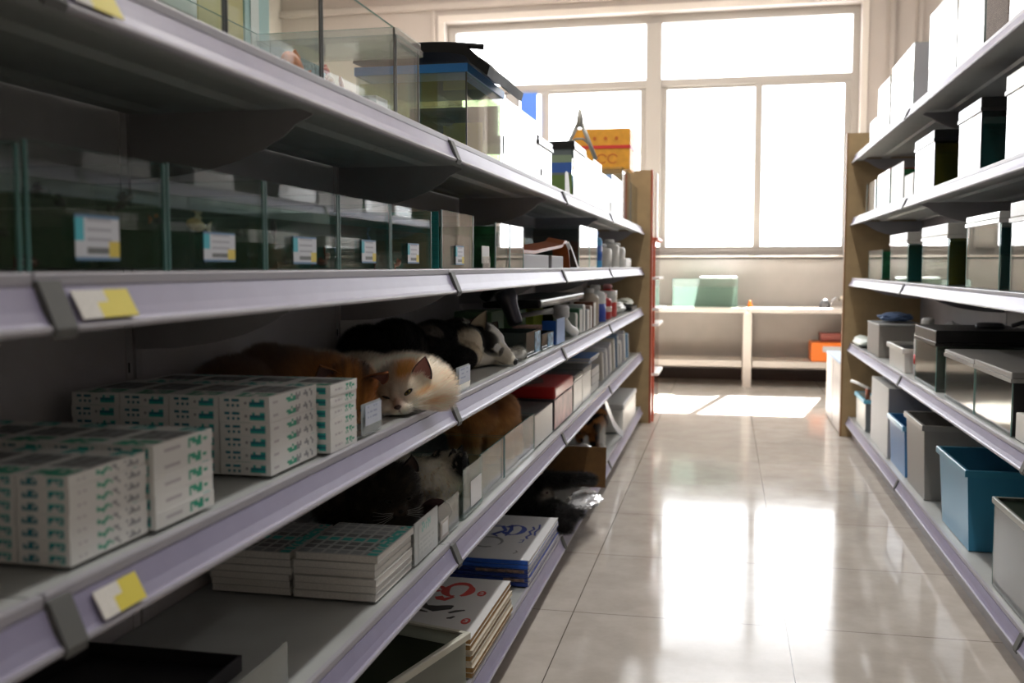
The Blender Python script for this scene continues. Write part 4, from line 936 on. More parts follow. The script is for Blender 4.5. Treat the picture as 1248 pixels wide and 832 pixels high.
# ------------------------------------------------------------------ right unit
def right_goods():
    xf = .738
    R = lambda y0, y1, z, h, lab, xb=1.0, **k: tank(xf, xb, y0, y1, z, h, lab, side=1, **k)
    z = 1.6475
    carton(xf, .80, 5.45, 5.70, z, .12, OFFW, 'small white box with blue side at the far end of the top right shelf', bev=.003, name='white_box')
    obj('blue_side', bbox(xf+.002, .798, 5.446, 5.4495, z+.004, z+.11), SKYBL, [o for o in bpy.data.objects if o.get('label', '').startswith('small white box with blue')][0])
    R(5.036, 5.40, z, .25, 'narrow white glare-painted tank on the top right shelf next to the blue sided box', xb=.90, film=True, endpane=LGREY, g='tall white tanks on the top right shelf')
    R(4.42, 4.98, z, .27, 'white glare-painted tank with grey end beside the third strip joint', xb=.92, film=True, endpane=mat('cool_grey_panel', (.42, .42, .45), .5), g='tall white tanks on the top right shelf')
    R(3.63, 4.10, z, .30, 'tallest white glare-painted tank with grey end under the window pipes', xb=.98, film=True, endpane=_m['cool_grey_panel'], g='tall white tanks on the top right shelf')
    R(3.26, 3.615, z, .34, 'pinkish white streaked tank standing before the wicker box', xb=.99, film=True, g='tall white tanks on the top right shelf')
    t = thing('wicker_box', 'grey brown woven box squeezed between tanks on the top right shelf', 'box', (.86, 3.0, z))
    m, tr, p = nt('woven_grass'); tc = tr.nodes.new('ShaderNodeTexCoord'); wv = tr.nodes.new('ShaderNodeTexWave'); wv.bands_direction = 'Z'; wv.inputs['Scale'].default_value = 60; wv.inputs['Distortion'].default_value = 6; wv.inputs['Detail Scale'].default_value = 4
    tr.links.new(tc.outputs['Object'], wv.inputs['Vector']); rp = tr.nodes.new('ShaderNodeValToRGB'); rp.color_ramp.elements[0].color = (.07, .05, .045, 1); rp.color_ramp.elements[1].color = (.30, .25, .21, 1)
    tr.links.new(wv.outputs['Fac'], rp.inputs['Fac']); tr.links.new(rp.outputs['Color'], p.inputs['Base Color']); p.inputs['Roughness'].default_value = .8
    obj('body', bbox(xf, .97, 3.0, 3.245, z, z+.30, .006), m, t)
    R(2.62, 2.985, z, .32, 'pale tank at the top right corner of the view', film=True, g='tall white tanks on the top right shelf')
    z = 1.2875
    R(5.42, 5.75, z, .16, 'greyish glass tank nearest the right end panel on the fourth shelf', xb=.88, gl=GLASSR, backing=BK_GRAY, endpane=None)
    t = R(4.97, 5.34, z, .17, 'tank with red rim and green plant sheet by the right end panel', xb=.90, film=True, endpane=BK_GREEN); obj('red_rim', rim_bm(xf+.009, .89, 4.98, 5.33, z+.172, d=.015), mat('dull_red_plastic', (.35, .05, .03), .4), t)
    for (y0, y1, h, lab) in ((4.60, 4.93, .17, 'white card standing before the green planted tank'), (4.36, 4.57, .10, 'lower white card beside the tall black lidded tank')):
        t = thing('upright_card', lab, 'card', (xf, y0, z)); obj('card', bbox(xf, xf+.003, y0, y1, z, z+h, .001), WHITE, t); obj('card_foot', bbox(xf+.0032, xf+.05, y0, y1, z, z+.003), LGREY, t)
    R(3.94, 4.32, z, .185, 'black lidded tank with olive green water on the fourth right shelf', xb=.99, film=True, lid=BLACKP, lidh=.03, water=W_AMBER, level=.9, backing=BK_OLIVE)
    R(3.25, 3.545, z, .19, 'black lidded tank with teal end next to the white lidded tank', xb=.98, film=True, lid=BLACKP, lidh=.03, water=W_TEAL, level=.85, backing=BK_TEAL)
    R(2.62, 2.975, z, .19, 'white lidded white tank at the right edge of the view', film=True, lid=OFFW, lidh=.04)
    z = .9375; g = 'glass tanks on the third right shelf'
    R(5.14, 5.60, z, .15, 'clear tank nearest the end panel with green stripe end sheet', xb=.86, gl=GLASSR, backing=BK_GREEN, g=g)
    R(4.44, 4.89, z, .175, 'white lidded tank with teal water just past the strip joint', xb=.97, gl=GLASSR, lid=OFFW, lidh=.035, water=W_TEAL, level=.9, backing=BK_TEAL, g=g)
    R(3.66, 4.12, z, .175, 'white lidded tank of dark amber water in the middle of the third right shelf', gl=GLASSR, lid=OFFW, lidh=.04, water=W_AMBER, level=.95, backing=BK_OLIVE, g=g)
    R(3.00, 3.39, z, .20, 'clear tank with shiny jars and teal end beside the amber tank', gl=GLASSR, lid=mat('clear_lid', (.66, .68, .70), .15), lidh=.02, water=W_CLEAR, level=.5, backing=BK_TEAL, g=g)
    R(2.55, 2.888, z, .195, 'white lidded clear tank cut by the right edge on the third right shelf', gl=GLASSR, lid=OFFW, lidh=.04, water=W_CLEAR, level=.5, backing=BK_GRAY, g=g)
    z = .5575; SCR = glass('worn_glare_glass', (.82, .85, .83), ior=1.4, rough=.08, murk=.22, murk_col=(.34, .35, .33))  # grey murk paints in silvery reflections along with the scratches
    crumple('folded_bag', 'folded pale green bag lying at the end of the second right shelf', (.765, 5.90, z+.030), (.05, .20, .028), mat('pale_green_bag', (.55, .62, .58), .4), 9, .2)
    carton(xf, .95, 5.18, 5.58, z, .155, mat('taupe_box', (.28, .26, .235), .5), 'taupe box with grey top near the right end panel', lid=mat('grey_top', (.42, .43, .42), .5), lidh=.008, name='taupe_box')
    crumple('cloth_bundle', 'blue and white cloth bundle on the taupe box', (.85, 5.42, z+.19), (.075, .11, .022), mat('blue_cloth', (.12, .20, .38), .7), 4, .25, cat='cloth')
    open_bin(xf, .86, 4.45, 4.86, z, .10, OFFW, 'small white bin with black inside before the white bottle', rimm=OFFW, taper=.004, inside=(.9, BLACKP))
    bottle((.80, 4.31, z), .05, .24, WHITE, WHITE, 'tall white bottle with a red band in the bin row', band=(.22, .38, REDI))
    crumple('white_bundle', 'white wrapped bundle against the back of the second right shelf', (.95, 4.55, z+.105), (.07, .14, .10), mat('grey_white_wrap', (.5, .5, .52), .5), 12, .15, cat='bundle')
    t = R(3.80, 4.20, z, .175, 'tank with heavy black lid and green back on the second right shelf', gl=SCR, lid=BLACKP, lidh=.045, water=W_GREEN, level=.85, backing=BK_GREEN, xb=1.07)
    obj('lid_fitting', lathe([(.05, 0), (.05, .012), (.04, .018)], (.96, 4.0, z+.2205), 20), mat('dark_grey_plastic', (.08, .08, .085), .35), t, smooth=True)
    obj('lid_pipe', tube([(1.0, 3.86, z+.236), (1.03, 3.84, z+.25), (1.05, 3.82, z+.24)], .008, 8), _m['dark_grey_plastic'], t, smooth=True)
    R(3.235, 3.64, z, .155, 'grey lidded tank with reflections left of the nearest grey lid tank', gl=SCR, lid=mat('grey_lid', (.30, .30, .29), .35), lidh=.012, water=W_CLEAR, level=.4, g='grey lidded tanks')
    R(2.825, 3.218, z, .155, 'nearest grey lidded tank with black end on the second right shelf', gl=SCR, lid=_m['grey_lid'], lidh=.016, water=W_CLEAR, level=.4, endpane=BLACKP, g='grey lidded tanks')
    carton(xf+.004, .80, 2.58, 2.80, z, .07, OFFW, 'small white box at the right frame edge beside the black ended tank', bev=.004, name='white_box')
    z = .1205
    t = open_bin(xf, .80, 5.60, 5.98, z, .17, OFFW, 'small cream tank with sky blue rim by the right end panel', rimm=mat('sky_blue_rim', (.12, .45, .62), .4), taper=.003, name='small_tank', cat='tank')
    obj('end_face', bbox(xf+.004, .798, 5.5965, 5.599, z+.004, z+.15), mat('slate_plastic', (.10, .12, .13), .4), t)
    t = thing('spatula', 'white handled copper spatula standing in the blue rimmed tank', 'spatula', (.76, 5.75, z+.06))
    obj('blade', tube([(.772, 5.74, z+.01), (.766, 5.72, z+.15), (.764, 5.71, z+.22)], [.008, .010, .012], 8), mat('copper', (.42, .16, .10), .35, metal=.6), t, smooth=True)
    obj('handle', tube([(.768, 5.70, z+.222), (.73, 5.80, z+.236), (.70, 5.88, z+.243)], .009, 8), WHITE, t, smooth=True)
    carton(xf, .93, 4.84, 5.38, z, .325, WHITE, 'tall white box with grey side on the bottom right shelf', name='tall_white_box', lid=None)
    t = [o for o in bpy.data.objects if o.get('label', '').startswith('tall white box with grey')][0]
    obj('grey_side', bbox(xf+.003, .927, 4.8365, 4.8395, z+.003, z+.322), mat('cool_grey_side', (.36, .36, .39), .5), t); obj('pouch', bbox(xf+.05, .90, 5.0, 5.25, z+.3255, z+.345, .008), GREYP, t)
    bpy.data.objects.remove(t.children[-1])
    carton(xf+.04, .90, 5.0, 5.25, z+.326, .022, mat('grey_pouch', (.22, .22, .24), .6), 'dark grey pouch lying on the tall white box', name='pouch', cat='pouch', bev=.008)
    open_bin(xf, .85, 4.40, 4.79, z, .215, mat('bright_blue_bin', (.05, .22, .52), .3), 'narrow bright blue bin between the white box and the grey bin', rimm=mat('blue_bin_rim', (.12, .38, .66), .3), taper=.010)
    open_bin(xf, 1.02, 3.98, 4.36, z, .285, GREYP, 'grey bin with dark inside between the two blue bins', taper=.010, inside=(.55, DARKM), rimm=mat('grey_bin_rim', (.34, .33, .31), .4))
    t = open_bin(xf, 1.07, 3.28, 3.70, z, .255, BLUEP, 'large turquoise blue bin on the bottom right shelf', taper=.014, inside=(.7, mat('dusty_lilac_box', (.20, .18, .24), .6)), rimm=mat('blue_rim2', (.05, .29, .47), .3))
    t = R(2.55, 2.955, z, .245, 'scratched grey tank with dark green inside at the lower right corner', xb=1.05, gl=glass('scratched_plastic', (.6, .64, .62), rough=.2, murk=.6, murk_col=(.40, .42, .40)), water=mat('green_black_contents', (.012, .03, .015), .4), level=.97)
    obj('rim', rim_bm(xf, 1.05, 2.55, 2.955, z+.245, w=.006, d=.014), mat('greyish_rim', (.42, .44, .40), .4), t)
right_goods()

# ------------------------------------------------------------------ end of the aisle
def aisle_end():
    bm_ = mat('bench_paint', (.62, .57, .51), .5)
    t = thing('low_bench', 'long two tier off white bench along the window wall', 'bench', (.17, 8.85, 0))
    for x in (-2.6, -1.2, .18, 1.56): obj('leg', bbox(x-.035, x+.035, 8.46+.1, 8.46+.16, 0, .62, .004), bm_, t); obj('leg', bbox(x-.035, x+.035, 9.02, 9.07, 0, .62, .004), bm_, t)
    for a, b in ((-2.7, .175), (.185, 1.7)):
        obj('bench_top', bbox(a, b, 8.54, 9.08, .6205, .66, .005), bm_, t); obj('lower_shelf', bbox(a+.04, b-.04, 8.57, 9.02, .165, .215, .004), bm_, t)
    zt = .6605
    t = thing('glass_tank', 'pale green glass tank with white cover on the bench under the window', 'tank', (-.16, 8.8, zt))
    obj('glass_walls', tray(-.45, .10, 8.66, 8.96, zt, zt+.24, .006, rim_mi=1), [glass('pale_green_glass', (.93, .97, .95), ior=1.25, murk=.05, murk_col=(.6, .7, .66)), GEDGE], t)
    obj('water', bbox(-.443, .093, 8.667, 8.953, zt+.007, zt+.17), glass('pale_water', (.84, .93, .90), ior=1.2, murk=.10, murk_col=(.40, .52, .47)), t)
    obj('cover', bbox(-.22, .09, 8.68, 8.94, zt+.241, zt+.258, .004), WHITE, t)
    t = thing('orange_toy', 'tiny orange toy on the bench above the middle leg', 'toy', (.20, 8.75, zt))
    bm = nb(); lathe([(.008, 0), (.02, .008), (.022, .022), (.012, .034), (.010, .036), (.014, .046), (.006, .058)], (.20, 8.72, zt), 12, bm); obj('body', bm, ORANGE, t, smooth=True)
    t = thing('faucet', 'small dark and chrome gadget on the bench at the right', 'gadget', (.83, 8.8, zt))
    obj('body', lathe([(.045, 0), (.045, .03), (.03, .06), (.015, .07)], (.81, 8.75, zt), 14), mat('dark_grey_plastic', (.08, .08, .085), .35), t, smooth=True)
    obj('spout', tube([(.85, 8.75, zt+.0), (.87, 8.75, zt+.06), (.90, 8.75, zt+.085), (.93, 8.75, zt+.06)], .009, 8), CHROME, t, smooth=True)
    open_bin(.955, 1.10, 8.68, 8.86, zt, .09, mat('cream_tub', (.70, .62, .48), .5), 'cream tub beside the chrome gadget on the bench', taper=.012, name='tub', cat='tub')
    t = thing('orange_crate', 'orange crate with white label under the bench top', 'crate', (.84, 8.8, .2155))
    obj('crate_body', bbox(.70, 1.06, 8.62, 8.92, .2155, .375, .006), ORANGE, t); obj('crate_label', bbox(.79, 1.0, 8.6165, 8.6195, .30, .345), LGREY, t)
    carton(.78, 1.10, 8.70, 8.92, .3765, .07, mat('dull_red_box', (.30, .09, .07), .5), 'dull red box on the orange crate', name='red_carton')
    # white cabinet beyond the right end panel
    t = thing('white_cabinet', 'low white cabinet with pale blue top behind the right end panel', 'cabinet', (.85, 6.6, 0))
    obj('body', bbox(.672, 1.1, 6.205, 7.02, .01, .425, .004), mat('white_laminate', (.66, .62, .60), .4), t); obj('blue_top', bbox(.668, 1.104, 6.2, 7.024, .4255, .44, .003), mat('pale_blue_top', (.45, .62, .85), .3), t)
    obj('door_gap', bbox(.6705, .6718, 6.605, 6.61, .02, .42), GREYI, t)
    t = thing('hanging_strap', 'white strap with a dark red end hanging by the window edge', 'strap', (.97, 8.9, .6))
    bpy.data.objects.remove(t)
    # red framed display stand behind the left end panel
    t = thing('display_stand', 'narrow red framed display stand behind the left end panel', 'display stand', (-.5, 6.6, 0))
    for (x, y) in ((-.80, 6.50), (-.455, 6.50), (-.80, 6.92), (-.455, 6.92)):
        top = 1.62 if y < 6.6 and x > -.6 else 1.17
        obj('post', bbox(x-.008, x+.008, y-.008, y+.008, 0, 1.17, .002), mat('red_stand_paint', (.50, .10, .05), .4), t)
    obj('top_rail', bbox(-.82, -.43, 6.475, 6.95, 1.171, 1.19, .004), _m['red_stand_paint'], t)
    for zz in (.30, .62, .72, .92): obj('glass_shelf', bbox(-.79, -.42, 6.49, 6.93, zz, zz+.018, .003), WHITE, t)
    obj('side_glass', bbox(-.4475, -.4455, 6.51, 6.91, .02, 1.16), glass('stand_glass', (.88, .82, .8)), t)
    t = thing('white_poster_roll', 'white poster board standing upright on the red display stand', 'board', (-.455, 6.6, 1.19))
    obj('board', bbox(-.455, -.44, 6.50, 6.62, 1.1905, 1.60, .004), WHITE, t)
    # posters stuck to the lower left window sash
    for (x0, x1, z0, z1, m, lab) in ((-2.02, -1.91, 2.15, 2.60, mat('grey_poster', (.40, .38, .37), .6), 'dark framed grey sheet stuck on the left window sash'), (-1.885, -1.73, 2.15, 2.60, mat('blue_poster', (.10, .25, .80), .5), 'plain blue poster stuck on the left window sash')):
        t = thing('poster', lab, 'poster', (x0, 9.21, z0)); obj('sheet', bbox(x0, x1, 9.208, 9.211, z0, z1), m, t)
        if 'dark' in lab: obj('frame', prism([(x0-.012, z0-.012), (x1+.012, z0-.012), (x1+.012, z1+.012), (x0-.012, z1+.012)], 'y', 9.2112, 9.2135), BLACKI, t)
    # black tassel on the window edge
    t = thing('window_handle', 'black latch hanging on the right edge of the window', 'latch', (.985, 9.2, 1.25)); obj('latch', bbox(.992, 1.02, 9.17, 9.198, 1.19, 1.33, .004), BLACKP, t)
aisle_end()

# ------------------------------------------------------------------ animals: one continuous body surface each, fur as a part of its own
FUR = attr_mat('animal_fur', .8, .18, sheen=.15); SKIN = attr_mat('animal_body', .9, .1)
def frame(origin, fwd, up):
    f = Vector(fwd).normalized(); u = Vector(up); u = (u - f*u.dot(f)).normalized(); x = u.cross(f)   # x: to the animal's own left when fwd looks at us = image right
    M = Matrix.Identity(4)
    for i in range(3): M[i][0], M[i][1], M[i][2], M[i][3] = x[i], u[i], f[i], origin[i]
    return M
def ell(bm, c, r, M=None, rot=None, sub=3):
    t = bmesh.ops.create_icosphere(bm, subdivisions=sub, radius=1)
    S = Matrix.Diagonal((*r, 1)); R = rot.to_4x4() if rot is not None else Matrix.Identity(4)
    X = (M or Matrix.Identity(4)) @ Matrix.Translation(c) @ R @ S
    for v in t['verts']: v.co = X @ v.co
def cap(bm, a, ra, b, rb, M=None, n=None):
    a = Vector(a); b = Vector(b); L = (b-a).length; n = n or max(2, int(L/(min(ra, rb)*.5))+1)
    for k in range(n+1):
        s = k/n; ell(bm, a.lerp(b, s), (ra+(rb-ra)*s,)*3, M, sub=2)
def ear(bm, base, tip, width, thick, M=None, hollow=.0):
    """flattened cone"""
    a = Vector(base); b = Vector(tip)
    if M: a = M @ a; b = M @ b
    d = b-a; w = width
    return a, b
def body_mesh(name, build, voxel=.0035, smooth=6):
    bm = nb(); build(bm); me = bpy.data.meshes.new('tmp'); bm.to_mesh(me); bm.free()
    o = bpy.data.objects.new('tmp', me); COL.objects.link(o)
    r = o.modifiers.new('r', 'REMESH'); r.mode = 'VOXEL'; r.voxel_size = voxel
    s = o.modifiers.new('s', 'SMOOTH'); s.iterations = smooth; s.factor = .5
    dg = bpy.context.evaluated_depsgraph_get(); me2 = bpy.data.meshes.new_from_object(o.evaluated_get(dg))
    bpy.data.objects.remove(o); me2.name = name; return me2
def set_col(me, cols):
    a = me.color_attributes.new('Col', 'FLOAT_COLOR', 'POINT'); buf = np.ones((len(me.vertices), 4), np.float32); buf[:, :3] = cols; a.data.foreach_set('color', buf.ravel())
def animal(label, cat, name, loc, build, colf, n=14000, length=.016, lenf=None, flow=(0, 0, 0), flowf=None, width=.0011, voxel=.0035, floor_z=None, seed=1, lie=.55, smooth=6, skip=None, xmax=None):
    """colf(P Nx3, N Nx3) -> colours;  lenf(P) -> relative strand length"""
    t = thing(name, label, cat, loc)
    me = body_mesh('body', build, voxel, smooth); nv = len(me.vertices)
    P = np.empty(nv*3, np.float32); me.vertices.foreach_get('co', P); P = P.reshape(-1, 3)
    if floor_z is not None: P[:, 2] = np.maximum(P[:, 2], floor_z+.0005); me.vertices.foreach_set('co', P.ravel())
    N = np.empty(nv*3, np.float32); me.vertices.foreach_get('normal', N); N = N.reshape(-1, 3)
    if xmax is not None: P[:, 0] = np.minimum(P[:, 0], xmax - .002); me.vertices.foreach_set('co', P.ravel())
    set_col(me, np.clip(colf(P, N)*GAIN*.9, 0, .9))
    me.materials.append(SKIN); me.polygons.foreach_set('use_smooth', [True]*len(me.polygons))
    o = bpy.data.objects.new('body', me); link(o, t); 
    P0 = P.copy(); off = np.array(org(t), np.float32)
    # strands
    rng = np.random.default_rng(seed)
    F = np.empty(len(me.polygons)*4, np.int32); me.calc_loop_triangles(); tr = np.empty(len(me.loop_triangles)*3, np.int32); me.loop_triangles.foreach_get('vertices', tr); tr = tr.reshape(-1, 3)
    A, B, C = P[tr[:, 0]], P[tr[:, 1]], P[tr[:, 2]]; area = np.linalg.norm(np.cross(B-A, C-A), axis=1); pr = area/area.sum()
    idx = rng.choice(len(tr), n, p=pr); u = rng.random((n, 2)); f = u.sum(1) > 1; u[f] = 1-u[f]
    R = A[idx] + (B-A)[idx]*u[:, :1] + (C-A)[idx]*u[:, 1:]; NN = N[tr[idx, 0]] + N[tr[idx, 1]] + N[tr[idx, 2]]; NN /= np.linalg.norm(NN, axis=1, keepdims=True)+1e-9
    keep = np.ones(n, bool)
    if floor_z is not None: keep &= R[:, 2] > floor_z + .004
    if skip is not None: keep &= ~skip(R)
    R, NN = R[keep], NN[keep]; k = len(R)
    ln = length * rng.uniform(.6, 1.25, k) * (lenf(R) if lenf else 1.)
    fl = flowf(R) if flowf else np.tile(np.array(flow, np.float32), (k, 1))
    D = NN*(1-lie) + fl*lie + rng.normal(0, .10, (k, 3)); D /= np.linalg.norm(D, axis=1, keepdims=True)
    T = np.cross(D, NN) + rng.normal(0, .25, (k, 3)); T /= np.linalg.norm(T, axis=1, keepdims=True)
    D2 = D + fl*.45 + rng.normal(0, .08, (k, 3)); D2[:, 2] -= .10; D2 /= np.linalg.norm(D2, axis=1, keepdims=True)
    w = width * rng.uniform(.7, 1.3, k)[:, None]
    r0 = R - NN*.0008; m = R + D*(ln*.5)[:, None]; e = m + D2*(ln*.5)[:, None]
    V = np.stack([r0 - T*w*.5, r0 + T*w*.5, m - T*w*.42, m + T*w*.42, e], 1)
    if floor_z is not None: V[:, :, 2] = np.maximum(V[:, :, 2], floor_z+.001)
    if xmax is not None: V[:, :, 0] = np.minimum(V[:, :, 0], xmax - rng.uniform(0, .002, (k, 5)))
    cols = np.clip(colf(R, NN), 0, 1) * rng.uniform(.85, 1.18, k)[:, None]*GAIN
    mf = bpy.data.meshes.new('fur'); mf.vertices.add(k*5); mf.vertices.foreach_set('co', V.reshape(-1).astype(np.float32))
    base = (np.arange(k)*5)[:, None]; quads = (base + np.array([[0, 1, 3, 2]])); tris = base + np.array([[2, 3, 4]])
    loops = np.concatenate([quads, tris], 1).ravel(); mf.loops.add(len(loops)); mf.loops.foreach_set('vertex_index', loops.astype(np.int32))
    mf.polygons.add(k*2); st = np.stack([np.arange(k)*7, np.arange(k)*7+4], 1).ravel(); mf.polygons.foreach_set('loop_start', st.astype(np.int32)); 
    mf.update(calc_edges=True); mf.validate()
    set_col(mf, np.repeat(cols, 5, 0)); mf.materials.append(FUR)
    mf.polygons.foreach_set('use_smooth', [True]*len(mf.polygons))
    nrm = np.repeat(NN*.75 + D*.25, 5, 0); nrm /= np.linalg.norm(nrm, axis=1, keepdims=True)
    mf.normals_split_custom_set_from_vertices([tuple(x) for x in nrm.tolist()])
    # parent frame
    me.transform(Matrix.Translation(-Vector(off))); mf.transform(Matrix.Translation(-Vector(off)))
    fo = bpy.data.objects.new('fur', mf); link(fo, t); fo['kind'] = 'stuff'
    return t
def gauss(P, c, r): return np.exp(-(((P-np.array(c))/np.array(r))**2).sum(1))
def nz(P, s, seed=0):
    out = np.zeros(len(P)); rg = np.random.default_rng(seed)
    for k in range(5):
        d = rg.normal(0, 1, 3); d /= np.linalg.norm(d); out += np.sin(P @ d * s * (1+.6*k) + rg.random()*6)
    return out/5
def mixc(c, w, col): w = np.clip(w, 0, 1)[:, None]; return c*(1-w) + np.array(col)*w
def loc(P, M): 
    Mi = np.array(M.inverted()); return P @ Mi[:3, :3].T + Mi[:3, 3]
def sm(x, a, b): t = np.clip((x-a)/(b-a), 0, 1); return t*t*(3-2*t)
def ear_part(t, M, base, tip, w, outc, inc, cup=.010, name='ear', lean=(0, 0)):
    """cupped pointed ear with an outer skin and an inner lining"""
    B = Vector(base); T = Vector(tip); d = T-B; n = 9; rows = []
    side = Vector((1, 0, 0)) if abs(d.normalized().x) < .9 else Vector((0, 1, 0)); side = (side - d.normalized()*side.dot(d.normalized())).normalized(); fr = d.normalized().cross(side).normalized()
    if fr.z < 0: fr = -fr
    def sheet(bm, off, shrink):
        rows = []
        for i in range(n+1):
            s = i/n; ww = w*shrink*(1-s)**.75*(1+.25*math.sin(PI*s)); c = B + d*(s*(1-(1-shrink)*.25))
            rows.append([bm.verts.new(M @ (c + side*(ww*math.sin(a)) + fr*(-cup*(1-s*.5)*math.cos(a) + cup*.5 + off))) for a in [(-1+2*j/8)*1.35 for j in range(9)]])
        for a, b in zip(rows, rows[1:]):
            for j in range(8): bm.faces.new((a[j], a[j+1], b[j+1], b[j]))
    bm = nb(); sheet(bm, 0, 1.); r = bmesh.ops.extrude_face_region(bm, geom=bm.faces[:]); vv = [v for v in r['geom'] if isinstance(v, bmesh.types.BMVert)]
    fz = (M.to_3x3() @ fr).normalized(); bmesh.ops.translate(bm, verts=vv, vec=-fz*.002)
    e = obj(name, bm, mat('ear_%d%d%d' % tuple(int(99*x) for x in outc), outc, .8), t, smooth=True)
    bm = nb(); sheet(bm, .0006, .86); obj('ear_lining', bm, mat('ear_in_%d%d%d' % tuple(int(99*x) for x in inc), inc, .7), e, smooth=True, normals=False)
    return e
def eye_part(t, M, c, rx, ry, ang, iris, open_=True, slit=.25):
    R = Matrix.Rotation(ang, 4, 'Z'); X = M @ Matrix.Translation(c) @ R
    bm = nb(); tt = bmesh.ops.create_uvsphere(bm, u_segments=16, v_segments=10, radius=1)
    for v in bm.verts: v.co = X @ Vector((v.co.x*rx, v.co.y*ry, v.co.z*ry*.8))
    e = obj('eye', bm, mat('eye_rim_dark', (.012, .010, .009), .35), t, smooth=True)
    if open_:
        bm = nb(); bmesh.ops.create_uvsphere(bm, u_segments=14, v_segments=10, radius=1)
        for v in bm.verts: v.co = X @ Vector((v.co.x*rx*.62 - rx*.0, v.co.y*ry*.62, v.co.z*ry*.6 + ry*.45))
        i = obj('iris', bm, mat('iris_%d%d' % (int(iris[0]*99), int(iris[1]*99)), iris, .08, coat=1.), e, smooth=True)
        bm = nb(); bmesh.ops.create_uvsphere(bm, u_segments=10, v_segments=8, radius=1)
        for v in bm.verts: v.co = X @ Vector((v.co.x*rx*slit, v.co.y*ry*.6, v.co.z*ry*.3 + ry*.88))
        obj('pupil', bm, mat('pupil_black', (.003, .003, .003), .05), e, smooth=True)
    return e
def nose_part(t, M, c, w, h, col):
    bm = nb(); bmesh.ops.create_uvsphere(bm, u_segments=16, v_segments=12, radius=1)
    for v in bm.verts:
        k = 1 - .45*max(0, -v.co.y); v.co = M @ (Vector(c) + Vector((v.co.x*w*k, v.co.y*h, v.co.z*h*.8)))
    return obj('nose', bm, mat('nose_%d' % int(col[0]*999), col, .3), t, smooth=True)
def whiskers(t, M, c, sgn, col=(.7, .7, .68), n=5, L=.045):
    bm = nb()
    for k in range(n):
        a = (-.35 + .18*k); p = Vector(c) + Vector((0, .002*k-.004, 0)); q = p + Vector((sgn*L*.6, L*.5*a, .008)); r = p + Vector((sgn*L, L*a-.006, -.002))
        fz = t.location.z + .0012; W3 = [M @ p, M @ q, M @ r]; W3 = [Vector((w.x, w.y, max(w.z, fz))) for w in W3]
        tube(W3, [.00035, .0003, .0001], 4, bm)
    obj('whiskers', bm, mat('whisker_white', col, .4), t)

